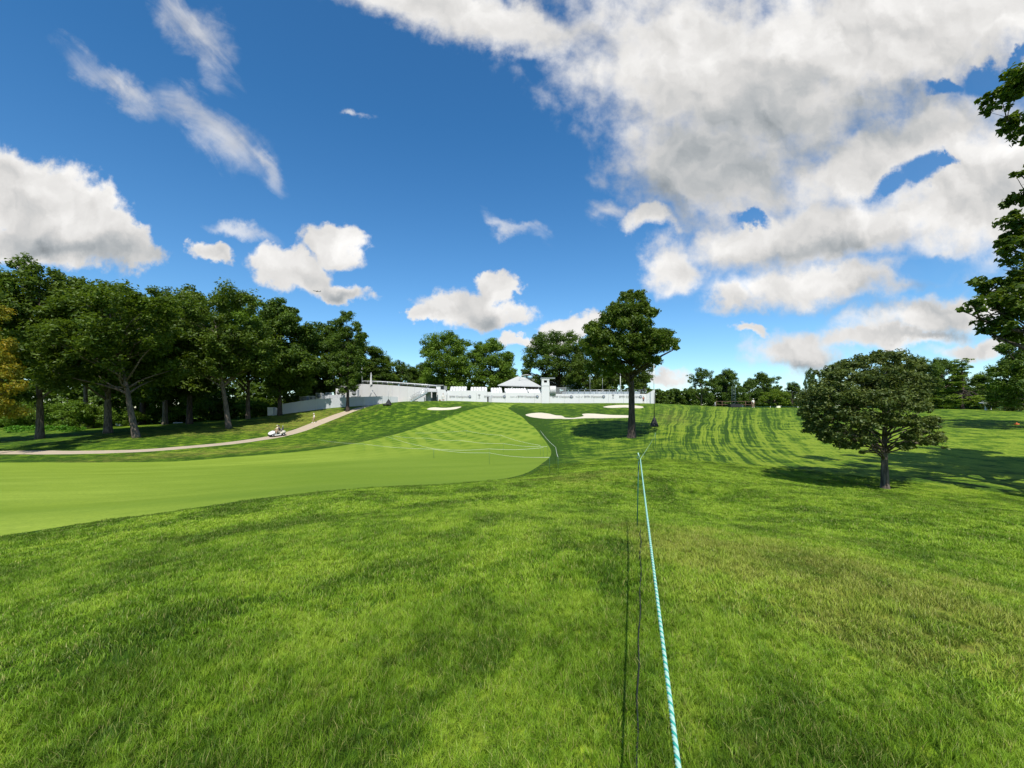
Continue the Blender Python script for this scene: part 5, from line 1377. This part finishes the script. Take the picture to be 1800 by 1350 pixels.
# gallery rope along the right crest
rl = empty('gallery_rope', (xg(1160, 92), 92, 0), 'thin green rope on short stakes running along the right crest', 'rope')
pts = []
for i in range(28):
    u = 1160 + (1815 - 1160) * i / 27; Y = 92 - 24 * (i / 27) ** 2; v = 714.8 + 1.5 * (i / 27) ** 3
    pts.append(Vector((xg(u, Y), Y - 92, zv(v, Y))) - Vector((xg(1160, 92), 0, 0)))
MB().tube([p for a_, b_ in zip(pts[:-1], pts[1:]) for p in (a_, a_.lerp(b_, .5) - Vector((0, 0, .06)))] + [pts[-1]], 0.03, 5).build('rope', M['stakeg'], rl)
sp = None
for p in pts[::2]:
    o = MB().tube([(0, 0, -1.4), (0, 0, 0.05)], 0.035, 5).build('stake', M['polew'], rl) if sp is None else bpy.data.objects.new('stake', sp)
    if sp is None: sp = o.data
    else: col.objects.link(o); o.parent = rl
    o.location = p
# white post with flat-roofed box
hp = empty('tee_post', on_ground(1733, 63.8), 'white post with a small box and two flat white tops on the right crest', 'post')
h2 = 14.5 * 63.8 / F
MB().box((0, 0, h2 * 0.28), (0.19, 0.19, h2 * 0.6)).build('post', M['white'], hp)
MB().box((0.12, 0, h2 * 0.68), (0.42, 0.36, h2 * 0.26)).build('box', M['white'], hp)
MB().box((-0.28, 0, h2 * 0.88), (0.95, 0.6, 0.09), tilt=R(8)).build('flat_top', M['seat'], hp)
MB().box((0.22, 0.1, h2 * 1.12), (0.85, 0.6, 0.06), tilt=R(-8)).build('flat_top', M['seat'], hp)
MB().tube([(0.2, 0.1, h2 * 0.9), (0.2, 0.1, h2 * 1.12)], 0.03, 5).build('rod', M['steel'], hp)
od = empty('orange_marker', (xg(1787, 47), 47, ground(xg(1787, 47), 47)), 'small orange disc lying in the shade at the right', 'marker')
MB().tube([(0, 0, 0.03), (0, 0, 0.16)], 0.21, 14).build('disc', M['orange'], od)
MB().tube([(0, 0, 0.16), (0, 0, 0.28)], 0.05, 8).build('knob', M['orange'], od)
mk = MB().tube([(xg(1257.0, 84), 84, ground(xg(1257, 84), 84) - .1), (xg(1257, 84), 84, ground(xg(1257, 84), 84) + .9)], 0.04, 6).build('stake', M['polew'], label='short white stake left of the lattice mast on the crest', cat='stake')

# ------------------------------------------------------------------ ropes across the fairway
def gallery(name, pix, label, r_=0.006, lift=0.95, mat='polew', stakes=True, endz=True):
    P_ = []
    for (u, v, Y) in pix: P_.append(Vector((xg(u, Y), Y, zv(v, Y))))
    e = empty(name, (P_[0].x, P_[0].y, ground(P_[0].x, P_[0].y)), label, 'rope')
    o0 = e.location.copy()
    ln = []
    for a_, b_ in zip(P_[:-1], P_[1:]):
        for i in range(6): ln.append(a_.lerp(b_, i / 6) - o0 - Vector((0, 0, 0.10 * math.sin(math.pi * i / 6))))
    ln.append(P_[-1] - o0)
    MB().tube(ln, r_, 5).build('rope', M[mat], e)
    if stakes:
        for p in P_:
            g0 = ground(p.x, p.y)
            if p.z > g0 + 0.1: MB().tube([Vector((p.x, p.y, g0 - 0.1)) - o0, Vector((p.x, p.y, p.z + 0.03)) - o0], 0.007, 6).build('stake', M['stakeg'], e)
    return e
def rope_pts(lst, h=0.7):
    """rope held h above the ground at the spots under these pixels"""
    out = []
    for (u, v) in lst:
        Y = 12.0
        best = None
        for k_ in range(700):
            Y = 10 + k_ * 0.12; X = xg(u, Y)
            d_ = zv(v, Y) - (ground(X, Y) + h)
            if d_ < 0: best = Y; break
        out.append((u, v, best or 60))
    return out
gallery('crossing_rope', rope_pts([(560, 773), (640, 780.5), (762, 789.5), (860, 796), (966, 804)]), 'thin white rope crossing the fairway from left edge to right tip, the nearest one')
gallery('crossing_rope', rope_pts([(678, 766.5), (763, 789), (860, 789), (955, 786.8)]), 'thin white rope bent at a stake in the middle of the fairway')
gallery('crossing_rope', rope_pts([(690, 766), (750, 770), (810, 774), (885, 779.5), (962, 785)]), 'thin white rope crossing the checkered part of the fairway')
gallery('crossing_rope', rope_pts([(730, 761), (820, 757), (880, 765), (950, 783)]), 'faint thin rope highest up on the checkered fairway', r_=0.006)
gallery('crossing_rope', rope_pts([(950, 757), (977, 786.5), (981, 803.5)]), 'white rope on two stakes beside the right tip of the fairway', r_=0.009)

# ------------------------------------------------------------------ foreground rope, its stake and the cable on the ground
YR = 5.8
top = Vector((xg(1125.5, YR), YR, zv(807, YR)))
near = Vector((xg(1190, 1.02), 1.02, zv(1350, 1.02)))
far_dir = (near - top).normalized()
back = near + far_dir * 3.2 + Vector((0, 0, 0.10))
def strand_line(path, phase, rs, pitch, r_):
    mb = MB(); pts = []; L = 0
    pa, pb = path[0], path[-1]; total = (pb - pa).length; n = int(total / pitch * 9)
    ax = (pb - pa).normalized(); u_ = ax.cross(Vector((0, 0, 1))).normalized(); w_ = u_.cross(ax)
    for i in range(n + 1):
        t_ = i / n; p = pa.lerp(pb, t_) - Vector((0, 0, 0.035 * math.sin(math.pi * t_)))
        an = phase + 2 * math.pi * total * t_ / pitch
        pts.append(p + (u_ * math.cos(an) + w_ * math.sin(an)) * rs)
    return mb.tube(pts, r_, 6)
fr = empty('barrier_rope', top, 'taut teal and white twisted rope running from the green stake towards the viewer', 'rope')
for i, mt in enumerate(('ropew', 'ropet', 'ropew')):
    sl = strand_line([Vector((0, 0, 0)), back - top], i * 2.094, 0.0033, 0.038, 0.0038); sl.build('strand', M[mt], fr)
stk = empty('rope_stake', (xg(1119.5, 5.8), 5.8, ground(xg(1119.5, 5.8), 5.8)), 'thin dark green steel stake with a curled white-tipped top holding the near rope', 'stake')
so = stk.location
shaft_top = top - so
MB().tube([(0, 0, -0.15), Vector((0.012, 0, 0.4)), shaft_top + Vector((-0.02, 0.01, -0.03))], 0.0075, 8).build('shaft', M['stakeg'], stk)
curl = [shaft_top + Vector((-0.02 + 0.022 * math.sin(t_), 0.01 + 0.01 * math.cos(t_), -0.03 + 0.045 * t_ / 6.28 * 1.5)) for t_ in [k_ * 0.5 for k_ in range(14)]]
MB().tube(curl, 0.006, 7).build('pigtail', M['stakeg'], stk)
MB().tube([shaft_top + Vector((-0.012, 0, 0.02)), shaft_top + Vector((-0.03, 0, 0.085))], 0.008, 7).build('tip', M['ropew'], stk)
# the rope goes on, slimmer, to the next stake up the slope
nx = Vector((xg(1152, 30), 30, ground(xg(1152, 30), 30) + 1.0))
r2 = empty('barrier_rope', top, 'thin far part of the barrier rope climbing beyond the green stake to the slope', 'rope')
ln = [(nx - top) * (i / 14) - Vector((0, 0, 0.06 * math.sin(math.pi * i / 14))) for i in range(15)]
MB().tube(ln, 0.002, 5).build('rope', M['ropew'], r2)
s2 = empty('rope_stake', (nx.x, nx.y, nx.z - 1.0), 'far thin green stake on the slope between the oak shadow and the mast', 'stake')
MB().tube([(0, 0, -0.1), (0, 0, 1.02)], 0.012, 6).build('shaft', M['stakeg'], s2)
MB().ball((0, 0, 1.03), 0.02, 8, 5).build('cap', M['ropew'], s2)
cb_ = []
for i in range(60):
    t_ = i / 59; v = 930 + (1700 - 930) * t_ ** 1.6
    u = np.interp(v, [930, 1050, 1150, 1250, 1350, 1700], [1126, 1126, 1123, 1120.5, 1120, 1118]) + 1.2 * math.sin(i * 0.9)
    Y = np.interp(v, [930, 1350, 1700], [0, 0, 0]) + (EYE - 0.03) * F / (v - HOR)
    X = xg(u, Y); cb_.append((X, Y, ground(X, Y) + 0.038))
MB().tube(cb_, 0.0042, 6).build('ground_cable', M['cable'], label='thin black cable lying in the grass left of the near rope', cat='cable')

# ------------------------------------------------------------------ people
def skin_obj(name, verts, edges, radii, mat, parent, sub=2):
    me = bpy.data.meshes.new(name); me.from_pydata(verts, edges, []); me.update()
    o = bpy.data.objects.new(name, me); col.objects.link(o); o.parent = parent
    me.materials.append(mat)
    sk = o.modifiers.new('skin', 'SKIN')
    lay = me.skin_vertices[0].data if me.skin_vertices else None
    if lay is None:
        bm = None
    for i, r_ in enumerate(radii):
        r2_ = r_ if hasattr(r_, '__len__') else (r_, r_)
        lay[i].radius = r2_
    lay[0].use_root = True
    s = o.modifiers.new('sub', 'SUBSURF'); s.levels = sub; s.render_levels = sub
    return o
def ensure_skin(me):
    import bmesh
    bm = bmesh.new(); bm.from_mesh(me); bm.verts.layers.skin.verify(); bm.to_mesh(me); bm.free()
_so = skin_obj
def skin_obj(name, verts, edges, radii, mat, parent, sub=2):
    me = bpy.data.meshes.new(name); me.from_pydata(verts, edges, []); me.update(); ensure_skin(me)
    o = bpy.data.objects.new(name, me); col.objects.link(o); o.parent = parent; me.materials.append(mat)
    o.modifiers.new('skin', 'SKIN')
    lay = me.skin_vertices[0].data
    for i, r_ in enumerate(radii): lay[i].radius = r_ if hasattr(r_, '__len__') else (r_, r_)
    lay[0].use_root = True
    s = o.modifiers.new('sub', 'SUBSURF'); s.levels = sub; s.render_levels = sub
    for p in me.polygons: p.use_smooth = True
    return o
def person(loc, rz, label, pose='walk', shirt='shirtw', legs='khaki', cap=True, capmat='shirtw', s=1.0):
    e = empty('person', loc, label, 'person', rz=rz); e.scale = (s, s, s)
    # x forward, y left; joints
    if pose == 'walk':
        hip = 0.94
        J = dict(pel=(0, 0, hip), belly=(0, 0, 1.08), chest=(0.01, 0, 1.30), neck=(0.02, 0, 1.47), hb=(0.03, 0, 1.55), ht=(0.04, 0, 1.72),
                 lh=(0, .09, .90), lk=(.17, .10, .50), la=(.22, .10, .09), lt=(.38, .11, .035), rh=(0, -.09, .90), rk=(.02, -.10, .50), ra=(-.20, -.10, .13), rt=(-.07, -.11, .035),
                 ls=(.0, .19, 1.40), le=(-.10, .24, 1.13), lw=(-.02, .26, .89), lf=(.02, .26, .79), rs=(.0, -.19, 1.40), re=(.06, -.24, 1.13), rw=(.24, -.24, .96), rf=(.31, -.23, .90))
    elif pose == 'stand':
        J = dict(pel=(0, 0, .94), belly=(0, 0, 1.08), chest=(0.0, 0, 1.30), neck=(0.01, 0, 1.47), hb=(0.02, 0, 1.55), ht=(0.03, 0, 1.72),
                 lh=(0, .09, .90), lk=(.02, .11, .50), la=(0, .12, .08), lt=(.15, .14, .035), rh=(0, -.09, .90), rk=(.02, -.11, .50), ra=(0, -.12, .08), rt=(.15, -.14, .035),
                 ls=(.0, .19, 1.40), le=(-.03, .25, 1.13), lw=(.05, .26, .90), lf=(.08, .25, .80), rs=(.0, -.19, 1.40), re=(.0, -.26, 1.13), rw=(.20, -.16, 1.05), rf=(.27, -.10, 1.05))
    else:  # sit: origin at the seat height minus pelvis
        J = dict(pel=(0, 0, .10), belly=(-.02, 0, .26), chest=(-.03, 0, .48), neck=(-.01, 0, .66), hb=(0.01, 0, .73), ht=(0.03, 0, .90),
                 lh=(0.03, .10, .09), lk=(.44, .13, .12), la=(.52, .13, -.32), lt=(.66, .14, -.37), rh=(0.03, -.10, .09), rk=(.44, -.13, .12), ra=(.56, -.13, -.31), rt=(.70, -.14, -.36),
                 ls=(-.02, .19, .60), le=(.14, .24, .37), lw=(.38, .15, .40), lf=(.46, .10, .42), rs=(-.02, -.19, .60), re=(.12, -.24, .36), rw=(.34, -.14, .28), rf=(.42, -.12, .26))
    names = list(J); V = [J[n] for n in names]; ix = {n: i for i, n in enumerate(names)}
    E = [('pel', 'belly'), ('belly', 'chest'), ('chest', 'neck'), ('neck', 'hb'), ('hb', 'ht'), ('pel', 'lh'), ('lh', 'lk'), ('lk', 'la'), ('la', 'lt'), ('pel', 'rh'), ('rh', 'rk'), ('rk', 'ra'), ('ra', 'rt'),
         ('chest', 'ls'), ('ls', 'le'), ('le', 'lw'), ('lw', 'lf'), ('chest', 'rs'), ('rs', 're'), ('re', 'rw'), ('rw', 'rf')]
    Rr = dict(pel=(.13, .11), belly=(.12, .10), chest=(.14, .11), neck=.055, hb=.075, ht=.085, lh=.085, lk=.058, la=.042, lt=.035, rh=.085, rk=.058, ra=.042, rt=.035,
              ls=.058, le=.043, lw=.031, lf=.035, rs=.058, re=.043, rw=.031, rf=.035)
    skin_obj('body', V, [(ix[a], ix[b]) for a, b in E], [Rr[n] for n in names], M['skin'], e)
    def sub(name, js, es, rr, mat):
        id_ = {n: i for i, n in enumerate(js)}
        skin_obj(name, [J[n] if n in J else n for n in js], [(id_[a], id_[b]) for a, b in es], rr, mat, e)
    sub('shirt', ['belly', 'chest', 'ls', 'le', 'rs', 're', 'pel'], [('belly', 'chest'), ('chest', 'ls'), ('ls', 'le'), ('chest', 'rs'), ('rs', 're'), ('belly', 'pel')], [(.145, .125), (.165, .13), .075, .062, .075, .062, (.15, .13)], M[shirt])
    sub('trousers', ['pel', 'lh', 'lk', 'rh', 'rk'], [('pel', 'lh'), ('lh', 'lk'), ('pel', 'rh'), ('rh', 'rk')], [(.145, .125), .105, .085, .105, .085], M[legs])
    hx, hy, hz = J['ht']
    if cap:
        MB().ball((hx - .01, hy, hz + .005), (.108, .098, .085), 12, 6, hemi=True).box((hx + .12, hy, hz + .01), (.10, .14, .012)).build('cap', M[capmat], e)
    MB().ball((hx - .022, hy, hz - .01), (.098, .090, .095), 12, 6, hemi=True).build('hair', M['hair'], e)
    nx_ = hx + 0.085
    MB().prism([(nx_ - .01, -.012, hz - .06), (nx_ - .01, .012, hz - .06), (nx_ + .022, 0, hz - .062), (nx_ - .012, 0, hz - .015)][:3], (0, 0, 0), (0, 0, .035)).build('nose', M['skin'], e)
    for sg in (-1, 1): MB().ball((nx_ - .012, sg * .033, hz - .018), .011, 6, 4).build('eye', M['hair'], e)
    for sgn, a_ in ((1, 'lt'), (-1, 'rt')):
        x, y, z = J[a_]; MB().ball((x - .07, y, z + .02), (.14, .05, .055), 10, 6).build('shoe', M['shirtw'], e)
    return e
YP = 80.0
person(on_ground(552, YP), R(-150), 'person in a white shirt and cap walking on the grass beside the cart path', 'walk', 'shirtw', 'khaki')
person(on_ground(779, 98.4), R(-100), 'person in white working at the foot of the corner booth', 'stand', 'shirtw', 'shirtw', capmat='shirtr')
person(on_ground(1131, 97.2), R(-90), 'person in a reddish brown shirt at the right end of the sponsor wall', 'stand', 'shirtr', 'shorts', capmat='khaki', s=0.92)
pz_ = on_ground(1324, 86); pz_.z = min(pz_.z, zv(716.5, 86))
person(pz_, R(-90), 'person in a loose white shirt standing beyond the right crest', 'stand', 'shirtw', 'khaki', s=1.0)
MB().ball((xg(773, 98.2), 98.2, ground(xg(773, 98.2), 98.2) + 0.22), (0.25, 0.2, 0.25), 8, 6).build('bag', M['khaki'], label='small tan bag on the grass left of the worker in white', cat='bag')

# ------------------------------------------------------------------ golf cart
YC = 68.0
cp_ = on_ground(487, YC)
gc = empty('golf_cart', cp_, 'roofless white golf cart with two riders coming down the path', 'golf cart', rz=R(-128))
gxs = (gz(cp_.x + .5, cp_.y)[0] - gz(cp_.x - .5, cp_.y)[0]); gys = (gz(cp_.x, cp_.y + .5)[0] - gz(cp_.x, cp_.y - .5)[0])
fw_ = Vector((math.cos(R(-128)), math.sin(R(-128)), 0)); sl_ = gxs * fw_.x + gys * fw_.y; lf = Vector((-fw_.y, fw_.x, 0)); sr_ = gxs * lf.x + gys * lf.y
gc.rotation_euler = (math.atan(sr_), -math.atan(sl_), R(-128))
# x forward, length 2.5 m, width 1.2 m
def loft(name, secs, mat, parent):
    """closed cross sections (list of (x, halfwidth, zlow, zhigh, round)) joined to a rounded shell"""
    m_ = MB(); n = 14; vs = []
    for (x, hw, zl, zh, pw) in secs:
        for i in range(n):
            t_ = 2 * math.pi * i / n; c, s_ = math.cos(t_), math.sin(t_)
            vs.append((x, hw * math.copysign(abs(c) ** pw, c), (zl + zh) / 2 + (zh - zl) / 2 * math.copysign(abs(s_) ** pw, s_)))
    fs = [(i * n + j, i * n + (j + 1) % n, (i + 1) * n + (j + 1) % n, (i + 1) * n + j) for i in range(len(secs) - 1) for j in range(n)]
    fs += [tuple(range(n))[::-1], tuple(range(len(vs) - n, len(vs)))]
    return m_.add(vs, fs, True).build(name, mat, parent)
loft('front_cowl', [(1.22, .30, .38, .55, .6), (1.12, .50, .32, .68, .55), (0.90, .58, .32, .80, .5), (0.62, .60, .34, .90, .5), (0.48, .56, .50, .95, .6)], M['cartw'], gc)
MB().box((0.15, 0, 0.30), (0.95, 1.10, 0.10)).build('floor_pan', M['dark'], gc)
loft('rear_body', [(-1.22, .42, .45, .78, .6), (-1.05, .56, .36, .84, .5), (-0.6, .59, .32, .82, .5), (-0.25, .56, .30, .62, .5)], M['cream'], gc)
MB().box((0.1, 0.57, 0.30), (1.0, 0.06, 0.16)).build('sill', M['cartw'], gc)
MB().box((0.1, -0.57, 0.30), (1.0, 0.06, 0.16)).build('sill', M['cartw'], gc)
MB().box((1.05, 0, 0.30), (0.30, 1.0, 0.14)).build('bumper', M['black'], gc)
MB().box((-0.25, 0, 0.74), (0.50, 1.04, 0.14)).build('seat', M['seatb'], gc)
MB().box((-0.50, 0, 1.00), (0.12, 1.04, 0.38), tilt=0).build('backrest', M['seatb'], gc)
for sg in (-1, 1): MB().tube([(-0.45, sg * .54, .8), (-0.5, sg * .55, 1.05), (-0.2, sg * .56, 1.02)], 0.02, 6).build('armrest', M['black'], gc)
wh = None
for x in (0.82, -0.82):
    for sg in (-1, 1):
        w_ = MB(); cen = (0, 0, 0)
        pr = []
        vs = []; n = 18
        for (yy, rr) in ((-.09, .13), (-.10, .20), (-.06, .235), (.06, .235), (.10, .20), (.09, .13)):
            for i in range(n): t_ = 2 * math.pi * i / n; vs.append((rr * math.cos(t_), yy, rr * math.sin(t_)))
        w_.add(vs, [(a_ * n + i, a_ * n + (i + 1) % n, (a_ + 1) * n + (i + 1) % n, (a_ + 1) * n + i) for a_ in range(5) for i in range(n)], True)
        o = w_.build('wheel', M['rubber'], gc); o.location = (x, sg * 0.50, 0.235)
        MB().tube([(0, -.085, 0), (0, .085, 0)], 0.128, 14).tube([(0, -.10, 0), (0, .10, 0)], 0.04, 8).build('rim', M['rim'], o)
sw_ = MB().tube([(0.42 + 0.05 * math.sin(t_), 0.28 + 0.17 * math.cos(t_), 1.0 + 0.15 * math.sin(t_)) for t_ in [2 * math.pi * k_ / 14 for k_ in range(15)]], 0.014, 5)
sw_.tube([(0.62, 0.28, 0.85), (0.43, 0.28, 1.0)], 0.02, 5).build('steering_wheel', M['black'], gc)
for sg in (-1, 1): MB().ball((1.10, sg * .36, .56), (.05, .09, .06), 8, 6).build('headlight', M['steel'], gc)
gb = MB().tube([(-0.95, -0.22, 0.5), (-1.02, -0.22, 0.95), (-1.08, -0.22, 1.28)], [0.13, 0.14, 0.13], 10)
ax_ = gc.matrix_basis.copy()
bag = empty('golf_bag', gc.matrix_basis @ Vector((-0.95, -0.22, 0.8)), 'dark golf bag with clubs strapped on the back of the cart', 'golf bag')
bag.rotation_euler = gc.rotation_euler
MB().tube([(0, 0, -.25), (-0.05, 0, .15), (-0.1, 0, .5)], [0.13, 0.14, 0.12], 10).build('bag_body', M['shirtd'], bag)
for k_ in range(5): MB().tube([(-0.1 + .03 * k_ - .06, .03 * (k_ - 2), .45), (-0.14 + .04 * k_ - .06, .05 * (k_ - 2), .8)], 0.012, 5).build('club', M['steel'], bag)
def rider(y, label, shirt, capm):
    p = gc.matrix_basis @ Vector((-0.25, y, 0.79)); o = person(p, 0, label, 'sit', shirt, 'khaki', capmat=capm); o.rotation_euler = gc.rotation_euler
rider(0.27, 'rider in a dark polo driving the golf cart, on its right in the picture', 'shirtd', 'shirtd')
rider(-0.27, 'rider in a cream polo sitting on the picture-left of the golf cart', 'shirty', 'shirty')

# ------------------------------------------------------------------ aeroplane
pl = empty('aeroplane', at(557, 512, 2400), 'small grey airliner flying low over the left cumulus cloud', 'aeroplane', rz=R(200))
pl.rotation_euler = (R(-4), R(-6), R(200))
MB().tube([(20, 0, 0), (18.5, 0, .2), (15, 0, .3), (0, 0, 0), (-12, 0, .3), (-19, 0, 1.2)], [0.3, 1.3, 2.0, 2.1, 1.8, 0.4], 14).build('fuselage', M['plane'], pl)
for sg in (-1, 1):
    MB().prism([(4, sg * 1.5, -.6), (-3, sg * 1.5, -.6), (-7.5, sg * 17.5, 1.2), (-5.5, sg * 17.5, 1.2)][::sg], (0, 0, 0), (0, 0, .45)).build('wing', M['plane'], pl)
    MB().prism([(-15, sg * 1, .8), (-18.5, sg * 1, .8), (-20, sg * 6.5, 1.3), (-18.5, sg * 6.5, 1.3)][::sg], (0, 0, 0), (0, 0, .25)).build('tailplane', M['plane'], pl)
    MB().tube([(3.5, sg * 5.5, -1.6), (2, sg * 5.5, -1.6), (-1, sg * 5.5, -1.5)], [1.1, 1.15, .7], 12).build('engine', M['plane'], pl)
MB().prism([(-13, -.15, 1.5), (-19, -.15, 1.5), (-20.5, -.15, 7.5), (-18, -.15, 7.5)], (0, 0, 0), (0, .3, 0)).build('tail_fin', M['plane'], pl)
